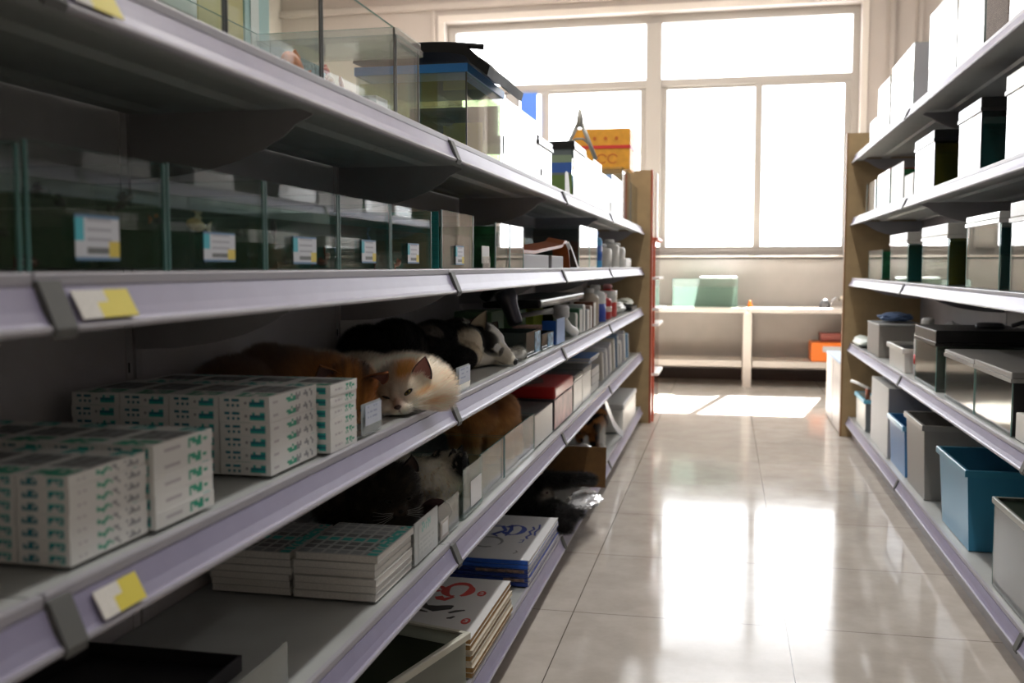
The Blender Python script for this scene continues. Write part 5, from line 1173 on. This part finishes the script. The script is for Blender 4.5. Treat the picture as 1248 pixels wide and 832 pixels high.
GAIN = 1.6
Z3, Z4, Z5 = .7442, .4592, .1092
def white_cat():
    o = (-.564, 1.688, .7755)
    cam = Vector((0, 0, 1.0046)) - Vector(o); rt = Vector((0, 0, 1)).cross(cam).normalized()
    f = cam.normalized() + Vector((0, 0, -.20)) - rt*.26
    M = frame(o, f, Vector((0, 0, 1)) - rt*.30)
    def build(bm):
        ell(bm, (.000, .008, -.024), (.046, .040, .042), M)
        for s in (-1, 1): ell(bm, (s*.028, -.012, -.012), (.025, .022, .024), M)
        ell(bm, (.052, -.012, -.030), (.030, .034, .030), M)               # fluffy cheek on the aisle side
        ell(bm, (.040, .016, -.030), (.024, .022, .026), M)
        ell(bm, (0, .004, .010), (.014, .022, .014), M)
        for s in (-1, 1): ell(bm, (s*.0095, -.021, .020), (.012, .0095, .012), M)
        ell(bm, (0, -.012, .022), (.0075, .011, .011), M)
        ell(bm, (0, -.031, .010), (.012, .007, .012), M)
        ell(bm, (-.590, 1.86, .775), (.052, .090, .037)); ell(bm, (-.63, 1.90, .775), (.080, .10, .042)); ell(bm, (-.70, 1.83, .780), (.080, .09, .042))
        ell(bm, (-.77, 1.79, .785), (.065, .07, .045)); ell(bm, (-.63, 1.80, .77), (.06, .07, .038)); ell(bm, (-.563, 1.81, .770), (.032, .07, .030))
        cap(bm, (-.62, 1.74, .762), .016, (-.590, 1.665, .757), .012)      # paw
        ell(bm, (-.585, 1.668, .757), (.013, .015, .012))
    def colf(P, N):
        L = loc(P, M); c = np.tile(np.array((.70, .63, .52)), (len(P), 1)); x, y, z = L.T
        head = gauss(L, (0, 0, 0), (.075, .07, .07))
        c = mixc(c, 1.6*gauss(L, (-.012, .012, .01), (.030, .035, .06)), (.46, .42, .36))      # greyer forehead
        c = mixc(c, (.5+.5*nz(P, 260, 3))*gauss(L, (-.018, .035, 0), (.022, .022, .05)), (.25, .22, .18))
        c = mixc(c, 1.7*gauss(L, (.020, .042, -.008), (.017, .014, .04)), (.52, .25, .07))       # orange cap
        c = mixc(c, 1.0*gauss(L, (.042, -.004, 0), (.014, .005, .05)), (.66, .42, .20)); c = mixc(c, .9*gauss(L, (.050, -.024, 0), (.018, .006, .05)), (.60, .38, .18))
        c = mixc(c, 1.2*gauss(L, (.082, .020, -.07), (.013, .03, .06)), (.60, .38, .17)); c = mixc(c, .9*gauss(L, (.098, -.01, -.08), (.012, .03, .06)), (.62, .42, .22))
        c = mixc(c, .9*gauss(L, (.012, -.03, .02), (.035, .012, .03)), (.72, .68, .58)); 
        c = mixc(c, 1.4*gauss(L, (.030, -.039, .012), (.018, .0035, .03)), (.05, .035, .03)); c = mixc(c, 1.4*gauss(L, (-.012, -.037, .012), (.010, .003, .03)), (.05, .035, .03))    # mouth line
        c = mixc(c, 1.5*gauss(L, (0, -.024, .034), (.0012, .007, .02)), (.15, .08, .06)); c = mixc(c, 1.2*gauss(L, (.0, -.006, .03), (.012, .010, .02)), (.52, .40, .34))
        c = mixc(c, .6*gauss(L, (.009, .006, .01), (.004, .014, .04)), (.25, .21, .17))
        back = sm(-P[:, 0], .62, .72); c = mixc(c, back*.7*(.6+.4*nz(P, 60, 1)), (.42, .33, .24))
        return c
    def lenf(P):
        L = loc(P, M); face = gauss(L, (-.002, 0, .015), (.038, .040, .045)); return 1.1 - .95*np.clip(face*1.7, 0, 1)
    def flowf(P):
        L = loc(P, M); d = L - np.array((0, -.015, .03)); d[:, 1] += .01; d /= np.linalg.norm(d, axis=1, keepdims=True)+1e-9; R3 = np.array(M)[:3, :3]; w = d @ R3.T
        h = gauss(L, (0, 0, 0), (.10, .10, .12))[:, None]; b = np.array((.35, .35, .25)); return w*h + b*(1-h)
    t = animal('white and cream cat with one eye half open, chin on the shelf edge', 'cat', 'cat', (-.6, 1.85, Z3), build, colf, n=85000, length=.022, lenf=lenf, flowf=flowf, floor_z=Z3, width=.00055, lie=.68, seed=2, voxel=.003,
               skip=lambda R: (gauss(loc(R, M), (.0215, .0045, .02), (.011, .006, .03)) > .5) | (gauss(loc(R, M), (0, -.016, .035), (.008, .006, .02)) > .5))
    eye_part(t, M, (.0215, .0045, .0165), .0098, .0041, .42, (.22, .17, .03), slit=.35)
    eye_part(t, M, (-.0205, .0055, .0155), .0085, .0022, -.55, (.3, .3, .1), False)
    nose_part(t, M, (0, -.0145, .033), .0072, .0045, (.055, .028, .024))
    ear_part(t, M, (.047, .022, -.004), (.066, .056, -.002), .0195, (.05, .04, .045), (.42, .19, .16), cup=.009)
    ear_part(t, M, (-.040, .024, -.014), (-.062, .054, -.016), .018, (.50, .40, .30), (.38, .18, .14), cup=.010)
    whiskers(t, M, (.012, -.022, .028), 1); whiskers(t, M, (-.012, -.022, .028), -1)
white_cat()

def orange_cat():
    o = (-.604, 1.555, .790)
    cam = Vector((0, 0, 1.0046)) - Vector(o); rt = Vector((0, 0, 1)).cross(cam).normalized()
    M = frame(o, cam.normalized()*.8 + Vector((0, 0, -.86)) - rt*.0, Vector((0, 0, 1)) + cam.normalized()*.5)
    def build(bm):
        ell(bm, (0, .010, -.012), (.039, .040, .038), M)
        for s in (-1, 1): ell(bm, (s*.019, -.018, .0), (.020, .020, .020), M)
        ell(bm, (0, -.004, .020), (.014, .026, .014), M)
        for s in (-1, 1): ell(bm, (s*.009, -.032, .024), (.011, .009, .011), M)
        ell(bm, (0, -.040, .014), (.010, .007, .010), M)
        ell(bm, (-.675, 1.62, .795), (.050, .07, .050)); ell(bm, (-.73, 1.60, .80), (.070, .08, .056)); ell(bm, (-.79, 1.52, .795), (.068, .08, .052)); ell(bm, (-.77, 1.59, .81), (.05, .07, .052))
        ell(bm, (-.80, 1.50, .78), (.05, .04, .035))
    def colf(P, N):
        L = loc(P, M); c = np.tile(np.array((.46, .20, .055)), (len(P), 1))
        w = nz(P, 150, 5); c = mixc(c, .5*(w > .1), (.30, .11, .025)); st = np.sin(L[:, 0]*420)*gauss(L, (0, .03, 0), (.035, .03, .06)); c = mixc(c, np.clip(st, 0, 1)*.7, (.12, .045, .02))
        c = mixc(c, 1.2*gauss(L, (0, -.038, .02), (.022, .014, .03)), (.62, .42, .25)); c = mixc(c, 1.3*gauss(L, (.02, .035, -.02), (.014, .014, .03)), (.05, .03, .02))
        c = mixc(c, .9*sm(P[:, 0]*-1, .64, .74), (.155, .10, .07)); c = mixc(c, 1.1*gauss(P, (-.72, 1.67, .86), (.035, .06, .03)), (.36, .28, .20))  # shade on the rear of the body painted into its fur
        c = mixc(c, 1.1*gauss(P, (-.60, 1.68, .83), (.04, .05, .03)), (.45, .33, .2))
        return c
    def lenf(P):
        L = loc(P, M); return 1.0 - .85*np.clip(1.6*gauss(L, (0, 0, .01), (.038, .040, .045)), 0, 1)
    def flowf(P):
        L = loc(P, M); d = L - np.array((0, -.03, .03)); d /= np.linalg.norm(d, axis=1, keepdims=True)+1e-9; w = d @ np.array(M)[:3, :3].T
        h = gauss(L, (0, 0, 0), (.09, .09, .09))[:, None]; return w*h + np.array((-.3, .2, .4))*(1-h)
    t = animal('orange tabby cat with its face bowed between the cartons and the white cat', 'cat', 'cat', (-.68, 1.58, Z3), build, colf, n=75000, length=.017, lenf=lenf, flowf=flowf, floor_z=Z3, width=.0005, lie=.68, seed=5, voxel=.003)
    eye_part(t, M, (.020, -.006, .0225), .0085, .0045, .35, (.16, .12, .03), slit=.4); eye_part(t, M, (-.020, -.006, .0225), .0085, .0045, -.35, (.16, .12, .03), slit=.4)
    nose_part(t, M, (0, -.0265, .0355), .0062, .0042, (.20, .07, .05))
    ear_part(t, M, (.036, .034, -.006), (.060, .064, .002), .021, (.26, .09, .03), (.13, .045, .03), cup=.010); ear_part(t, M, (-.036, .034, -.012), (-.050, .066, -.014), .022, (.34, .14, .04), (.28, .16, .13), cup=.013)
    whiskers(t, M, (.011, -.030, .03), 1)
orange_cat()

def puppy():
    o = (-.622, 2.60, .793)
    rt = Vector((.975, .22, 0)).normalized(); tw = Vector((.24, -.97, .10))
    # head looks to image right and a little down; local x = towards camera, y = up, z = muzzle
    M = frame(o, rt*1. + Vector((0, 0, -.46)) + tw*.25, Vector((0, 0, 1))) @ Matrix.Scale(1.13, 4)
    Mr = M @ Matrix.Rotation(-PI/2, 4, 'Y')
    def build(bm):
        ell(bm, (0, .010, -.012), (.040, .040, .046), M); ell(bm, (0, -.012, .0), (.036, .030, .040), M)
        cap(bm, (0, -.000, .020), .029, (0, -.010, .059), .0185, M); cap(bm, (0, -.020, .012), .020, (0, -.024, .056), .012, M); ell(bm, (0, .024, .012), (.026, .018, .020), M)
        cap(bm, (0, -.010, -.02), .040, (-.01, -.008, -.065), .045, M)
        ell(bm, (-.668, 2.54, .800), (.052, .10, .050)); ell(bm, (-.71, 2.40, .803), (.064, .12, .062)); ell(bm, (-.755, 2.24, .808), (.068, .12, .068)); ell(bm, (-.79, 2.14, .806), (.060, .08, .062))
        ell(bm, (-.65, 2.42, .778), (.05, .10, .036)); cap(bm, (-.64, 2.50, .765), .022, (-.575, 2.72, .758), .014); ell(bm, (-.562, 2.74, .760), (.020, .020, .015))
    def colf(P, N):
        L = loc(P, M)*np.array((-1, 1, 1)); x, y, z = L.T; c = np.tile(np.array((.012, .011, .011)), (len(P), 1))
        body = sm(-P[:, 0], .64, .66)
        sg = lambda g: sm(g, .36, .56)
        c = mixc(c, sg(gauss(P, (-.625, 2.47, .80), (.060, .095, .062))), (.60, .54, .44)); c = mixc(c, sg(gauss(P, (-.70, 2.33, .865), (.05, .030, .05))), (.26, .23, .20)); c = mixc(c, sg(gauss(P, (-.60, 2.37, .775), (.06, .040, .045))), (.012, .011, .011))
        c = mixc(c, 1.0*gauss(P, (-.72, 2.26, .83), (.03, .05, .03))*(nz(P, 90, 2) > .1), (.13, .11, .10))
        h = (gauss(L, (0, 0, .01), (.06, .06, .085)) > .28).astype(float)
        hc = np.tile(np.array((.46, .42, .34)), (len(P), 1))
        hc = mixc(hc, sm(y, .018, .024)*sm(-z, -.034, -.028), (.62, .62, .58))
        hc = mixc(hc, sg(gauss(L, (.030, .018, -.002), (.050, .024, .034))), (.012, .011, .011))            # black cap over the eye
        hc = mixc(hc, sg(gauss(L, (.01, .040, -.030), (.06, .028, .030))), (.014, .013, .012)); hc = mixc(hc, sg(gauss(L, (.0, .052, .010), (.020, .016, .030))), (.66, .66, .62)); hc = mixc(hc, sg(gauss(L, (.04, .008, -.045), (.03, .014, .012))), (.02, .02, .018))
        hc = mixc(hc, sg(gauss(L, (.028, .010, .029), (.018, .013, .009))), (.66, .66, .62))                  # white brow spot
        hc = mixc(hc, sg(gauss(L, (.03, -.006, .008), (.026, .010, .034))), (.012, .012, .012)); hc = mixc(hc, sg(gauss(L, (.045, -.018, -.03), (.02, .010, .012))), (.05, .04, .03)); hc = mixc(hc, sg(gauss(L, (.022, .004, .040), (.018, .014, .0055))), (.015, .014, .014))
        hc = mixc(hc, 2.*gauss(L, (0, .030, .024), (.014, .03, .03)), (.66, .66, .62)); hc = mixc(hc, 1.6*gauss(L, (0, .004, .055), (.012, .012, .02)), (.60, .58, .52))
        hc = mixc(hc, 2.*gauss(L, (.025, -.0215, .042), (.02, .0016, .020)), (.05, .035, .03)); hc = mixc(hc, 1.5*gauss(L, (.035, -.03, -.016), (.012, .008, .008)), (.10, .09, .07)); hc = mixc(hc, 1.6*gauss(L, (.036, .002, -.036), (.02, .008, .009)), (.03, .025, .02))
        c = c*(1-h[:, None]) + hc*h[:, None]
        c = mixc(c, 2.*gauss(P, (-.575, 2.72, .758), (.03, .05, .025)), (.66, .66, .62)); c = mixc(c, 1.6*gauss(P, (-.625, 2.56, .757), (.04, .06, .014)), (.55, .52, .45))
        return c
    def lenf(P):
        L = loc(P, M); return 1.0 - .78*np.clip(1.8*gauss(L, (0, 0, .02), (.06, .05, .06)), 0, 1)
    def flowf(P):
        L = loc(P, M); d = np.tile(np.array((0, .1, -1.)), (len(P), 1)); w = d @ np.array(M)[:3, :3].T; h = gauss(L, (0, 0, 0), (.08, .08, .1))[:, None]; return w*h + np.array((-.25, -.5, .25))*(1-h)
    t = animal('black and white puppy with upright ear, muzzle flat on the shelf', 'puppy', 'puppy', (-.68, 2.4, Z3), build, colf, n=75000, length=.015, lie=.72, lenf=lenf, flowf=flowf, floor_z=Z3, width=.0006, seed=8, voxel=.003)
    nose_part(t, M, (0, -.008, .0755), .0095, .0085, (.008, .008, .008))
    eye_part(t, Mr, (.020, -.002, .0315), .0070, .0030, .1, (.02, .02, .02), False)
    ear_part(t, Mr, (-.034, .028, .026), (-.028, .082, .030), .0215, (.16, .13, .10), (.60, .52, .38), cup=.012)
    ear_part(t, Mr, (-.010, .034, -.024), (-.006, .058, -.032), .016, (.015, .013, .012), (.10, .08, .06), cup=.010)
puppy()

def black_cat_l4():
    o = (-.640, 1.885, .548); cam = Vector((0, 0, 1.0046)) - Vector(o); rt = Vector((0, 0, 1)).cross(cam).normalized()
    M = frame(o, cam.normalized()*.8 + Vector((0, 0, -.45)) + rt*.25, Vector((0, 0, 1)) - rt*.1)
    def build(bm):
        ell(bm, (0, .010, -.015), (.046, .044, .042), M)
        for s in (-1, 1): ell(bm, (s*.026, -.016, -.005), (.025, .022, .022), M)
        ell(bm, (0, -.004, .018), (.014, .022, .014), M)
        for s in (-1, 1): ell(bm, (s*.009, -.026, .022), (.011, .010, .011), M)
        ell(bm, (-.70, 1.93, .53), (.07, .08, .066)); ell(bm, (-.77, 1.94, .53), (.07, .09, .064)); ell(bm, (-.66, 1.92, .50), (.05, .06, .038))
    colf = lambda P, N: mixc(mixc(np.tile(np.array((.022, .018, .015)), (len(P), 1)), .6*(nz(P, 130, 2) > .2), (.05, .038, .028)), .9*gauss(loc(P, M), (.0, -.02, .03), (.025, .016, .02)), (.09, .07, .055))
    t = animal('dark brown black cat peering out behind the card divider', 'cat', 'cat', (-.70, 1.92, Z4), build, colf, n=40000, length=.015, lie=.68, width=.0006, floor_z=Z4, flow=(.1, .3, .3), lenf=lambda P: 1.1-.8*np.clip(1.4*gauss(loc(P, M), (0, -.01, .02), (.035, .034, .04)), 0, 1), seed=11, voxel=.0035)
    for s in (-1, 1): eye_part(t, M, (s*.020, .002, .019), .0085, .0045, s*.3, (.10, .09, .03), slit=.5)
    nose_part(t, M, (0, -.019, .0335), .006, .004, (.02, .016, .015))
    ear_part(t, M, (.032, .040, -.015), (.038, .078, -.015), .020, (.02, .017, .015), (.07, .045, .035), cup=.012); ear_part(t, M, (-.032, .040, -.015), (-.040, .076, -.015), .020, (.02, .017, .015), (.06, .04, .03), cup=.012)
    whiskers(t, M, (.012, -.026, .028), 1, L=.038); whiskers(t, M, (-.012, -.026, .028), -1)
black_cat_l4()
def bw_cat():
    def build(bm):
        ell(bm, (-.64, 2.10, .540), (.055, .06, .045)); ell(bm, (-.70, 2.11, .535), (.055, .06, .050)); ell(bm, (-.605, 2.115, .535), (.040, .045, .040))
        cap(bm, (-.61, 2.12, .525), .020, (-.590, 2.10, .500), .011)
        ell(bm, (-.585, 2.135, .572), (.030, .032, .026)); ell(bm, (-.563, 2.140, .560), (.018, .022, .022)); ell(bm, (-.62, 2.13, .58), (.018, .02, .018))
        ell(bm, (-.64, 2.11, .49), (.06, .06, .03))
    def colf(P, N):
        c = np.tile(np.array((.74, .70, .60)), (len(P), 1)); c = mixc(c, 3*gauss(P, (-.563, 2.145, .570), (.026, .06, .026)), (.012, .012, .012)); c = mixc(c, 3*gauss(P, (-.632, 2.13, .597), (.018, .05, .013)), (.012, .012, .012)); c = mixc(c, .8*(nz(P, 200, 4) > .45), (.45, .40, .33)); return c
    t = animal('black and white cat hunched beside the clear pane with its head turned down', 'cat', 'cat', (-.64, 2.11, Z4), build, colf, n=36000, length=.013, lie=.7, width=.0006, floor_z=Z4, flow=(.3, -.4, -.4), xmax=-.5605, seed=13)
    I = Matrix.Identity(4)
    Mh = frame((-.585, 2.13, .572), (.7, -.3, -.4), (0, 0, 1)); ear_part(t, Mh, (-.018, .018, -.002), (-.022, .036, -.004), .012, (.02, .02, .02), (.05, .04, .04), cup=.006); ear_part(t, Mh, (.012, .020, -.006), (.014, .036, -.008), .012, (.02, .02, .02), (.05, .04, .04), cup=.006)
    cu = crumple('cushion', 'dark maroon cushion in front of the black and white cat', (-.598, 2.020, .4852), (.034, .026, .0255), mat('maroon_fabric', (.035, .010, .012), .9), 4, .08, cat='cushion', sub=4)
bw_cat()
def orange_l4():
    def build(bm):
        ell(bm, (-.665, 2.66, .605), (.060, .11, .048)); ell(bm, (-.615, 2.71, .605), (.044, .08, .050)); ell(bm, (-.710, 2.645, .60), (.044, .078, .048))
        for x, y in ((-.635, 2.66), (-.675, 2.60), (-.71, 2.60), (-.61, 2.74)): cap(bm, (x, y, .60), .030, (x+.006, y, .50), .015); cap(bm, (x+.006, y, .50), .015, (x+.010, y-.01, .475), .013)
        cap(bm, (-.600, 2.75, .61), .024, (-.592, 2.77, .50), .024)
        ell(bm, (-.730, 2.595, .605), (.036, .042, .036)); 
    def colf(P, N):
        c = np.tile(np.array((.36, .165, .055)), (len(P), 1)); c = mixc(c, .55*(nz(P, 70, 3) > .1), (.50, .26, .10)); c = mixc(c, .8*gauss(P, (-.61, 2.63, .63), (.025, .06, .02)), (.10, .035, .02)); c = mixc(c, 1.2*sm(-P[:, 2], -.54, -.50), (.55, .38, .22)); c = mixc(c, .7*gauss(P, (-.545, 2.73, .57), (.02, .06, .07)), (.6, .38, .18)); return c
    # the tank below is left open for it: the cat stands inside the low tank
    t = animal('fluffy orange cat standing with its tail down behind the low silvery tank front', 'cat', 'cat', (-.65, 2.6, Z4+.006), build, colf, n=60000, length=.022, lie=.68, floor_z=Z4+.006, flow=(.2, .1, -.55), xmax=-.557, seed=17, width=.0007)
    Mh = frame((-.730, 2.595, .615), (-.3, -1, -.1), (0, 0, 1)); ear_part(t, Mh, (-.018, .028, 0), (-.022, .052, 0), .014, (.36, .16, .05), (.3, .15, .1), cup=.007); ear_part(t, Mh, (.018, .028, 0), (.022, .052, 0), .014, (.36, .16, .05), (.3, .15, .1), cup=.007)
orange_l4()
def black_cat_l5():
    def build(bm):
        ell(bm, (-.70, 3.40, .165), (.09, .12, .055)); ell(bm, (-.60, 3.36, .155), (.075, .10, .042)); ell(bm, (-.54, 3.34, .150), (.045, .07, .036)); cap(bm, (-.55, 3.33, .155), .030, (-.52, 3.27, .135), .024)
        ell(bm, (-.72, 3.50, .22), (.065, .08, .060)); cap(bm, (-.66, 3.50, .235), .040, (-.60, 3.58, .225), .026); cap(bm, (-.60, 3.58, .225), .026, (-.52, 3.68, .215), .020); cap(bm, (-.52, 3.68, .215), .020, (-.49, 3.74, .198), .017)
        ell(bm, (-.635, 3.49, .185), (.032, .04, .035)); 
        cap(bm, (-.55, 3.35, .14), .020, (-.500, 3.50, .125), .014)
    def colf(P, N):
        c = np.tile(np.array((.010, .009, .009)), (len(P), 1)); c = mixc(c, 2*gauss(P, (-.615, 3.44, .19), (.018, .06, .02)), (.42, .38, .33)); return c
    t = animal('long haired black cat lying on the bottom shelf between pads and cardboard', 'cat', 'cat', (-.65, 3.42, Z5), build, colf, n=50000, length=.022, lie=.68, floor_z=Z5, flow=(.4, -.3, -.2), seed=19, width=.0008)
    Mh = frame((-.635, 3.48, .20), (.5, -.8, .2), (-.3, 0, 1))
    ear_part(t, Mh, (-.030, .012, -.004), (-.058, .050, -.006), .020, (.25, .22, .19), (.36, .30, .24), cup=.010); ear_part(t, Mh, (.022, .020, 0), (.024, .052, 0), .012, (.02, .02, .02), (.12, .11, .10), cup=.008)
    nose_part(t, Mh, (.006, -.005, .036), .006, .004, (.10, .06, .055)); eye_part(t, Mh, (-.010, .008, .030), .006, .0025, -.2, (.2, .2, .05), False)
black_cat_l5()
def calico():
    def build(bm):
        ell(bm, (-.68, 4.95, .235), (.08, .12, .062)); ell(bm, (-.61, 4.88, .245), (.045, .06, .045)); cap(bm, (-.600, 4.86, .22), .026, (-.590, 4.85, .13), .019); ell(bm, (-.587, 4.84, .124), (.020, .028, .014)); cap(bm, (-.63, 4.9, .2), .03, (-.63, 4.88, .125), .018); ell(bm, (-.60, 4.87, .285), (.033, .036, .030)); cap(bm, (-.72, 5.02, .2), .03, (-.72, 5.02, .125), .018)
    def colf(P, N):
        c = np.tile(np.array((.36, .16, .05)), (len(P), 1)); c = mixc(c, 1.*(nz(P, 45, 6) > .15), (.03, .02, .015)); c = mixc(c, 2.4*gauss(P, (-.572, 4.84, .165), (.022, .05, .06)), (.74, .72, .68)); return c
    t = animal('small brown, black and white cat sitting by the curved strip on the bottom shelf', 'cat', 'cat', (-.64, 4.92, Z5), build, colf, n=16000, length=.015, lie=.7, floor_z=Z5, flow=(.1, -.1, -.5), seed=23, width=.0014, voxel=.005)
    Mh = frame((-.60, 4.87, .29), (.4, -.9, 0), (0, 0, 1)); ear_part(t, Mh, (-.02, .022, 0), (-.026, .048, 0), .015, (.2, .08, .03), (.2, .1, .08), cup=.008); ear_part(t, Mh, (.02, .022, 0), (.026, .048, 0), .015, (.03, .02, .02), (.2, .1, .08), cup=.008)
calico()

# ------------------------------------------------------------------ light and camera
def light_and_camera():
    w = bpy.data.worlds.new('sky'); SC.world = w; w.use_nodes = True
    bg = w.node_tree.nodes['Background']; bg.inputs[0].default_value = (.97, .98, 1.0, 1); bg.inputs[1].default_value = SKY
    sun = bpy.data.lights.new('sun', 'SUN'); sun.energy = 34; sun.angle = .009; sun.color = (1, .97, .92)
    so = bpy.data.objects.new('sun', sun); COL.objects.link(so)
    d = Vector((-.2, -1, -1.1)).normalized(); so.rotation_euler = d.to_track_quat('-Z', 'Y').to_euler(); so.location = (1, 12, 6)
    # sampling portal in the window opening
    p = bpy.data.lights.new('window_portal', 'AREA'); p.shape = 'RECTANGLE'; p.size = 3.65; p.size_y = 2.15; p.cycles.is_portal = True
    po = bpy.data.objects.new('window_portal', p); COL.objects.link(po); po.location = (-.74, 9.38, 2.175); po.rotation_euler = (-PI/2, 0, 0)
    # unseen ceiling tube lamps, added as fill to brighten the room
    for i, (x, y, e) in enumerate(FILL_LAMPS):
        t = thing('ceiling_fill_lamp', 'white tube lamp added on the ceiling as fill', 'lamp', (x, y, 3.7), 'added ceiling fill lamps')
        obj('fill_lamp_housing', bbox(x-.08, x+.08, y-.65, y+.65, 3.68, 3.75, .01), OFFW, t)
        L = bpy.data.lights.new('lamp', 'AREA'); L.shape = 'RECTANGLE'; L.size = .12; L.size_y = 1.2; L.energy = e; L.color = (1, .96, .92)
        lo = bpy.data.objects.new('fill_light', L); COL.objects.link(lo); lo.location = (x, y, 3.67)
    cam = bpy.data.cameras.new('camera'); co = bpy.data.objects.new('camera', cam); COL.objects.link(co)
    cam.sensor_width = 36; cam.lens = 1220.4/1248*36; cam.clip_start = .02; cam.clip_end = 200
    yaw, pitch = .2104, -.0747
    f = Vector((-math.sin(yaw)*math.cos(pitch), math.cos(yaw)*math.cos(pitch), math.sin(pitch)))
    co.location = (0, 0, 1.0046); co.rotation_euler = f.to_track_quat('-Z', 'Y').to_euler()
    cam.dof.use_dof = True; cam.dof.focus_distance = 2.15; cam.dof.aperture_fstop = 5.0
    SC.camera = co
    vs = SC.view_settings; vs.view_transform = 'Standard'; vs.look = 'None'; vs.gamma = 1; vs.use_curve_mapping = False; vs.exposure = EXPO
    c = SC.cycles
    c.max_bounces = 10; c.diffuse_bounces = 5; c.glossy_bounces = 5; c.transmission_bounces = 6; c.transparent_max_bounces = 40
    c.caustics_reflective = False; c.caustics_refractive = False; c.sample_clamp_indirect = 6
    c.use_denoising = True
SKY = 3.9; EXPO = 1.42
FILL_LAMPS = [(.1, -1.2, 2), (.1, 1.8, 13), (.1, 4.4, 13), (.1, 7.6, 7), (-2.4, 7.6, 10), (2.4, 7.6, 10), (-2.4, 3.5, 14), (2.6, 3.5, 5)]
light_and_camera()
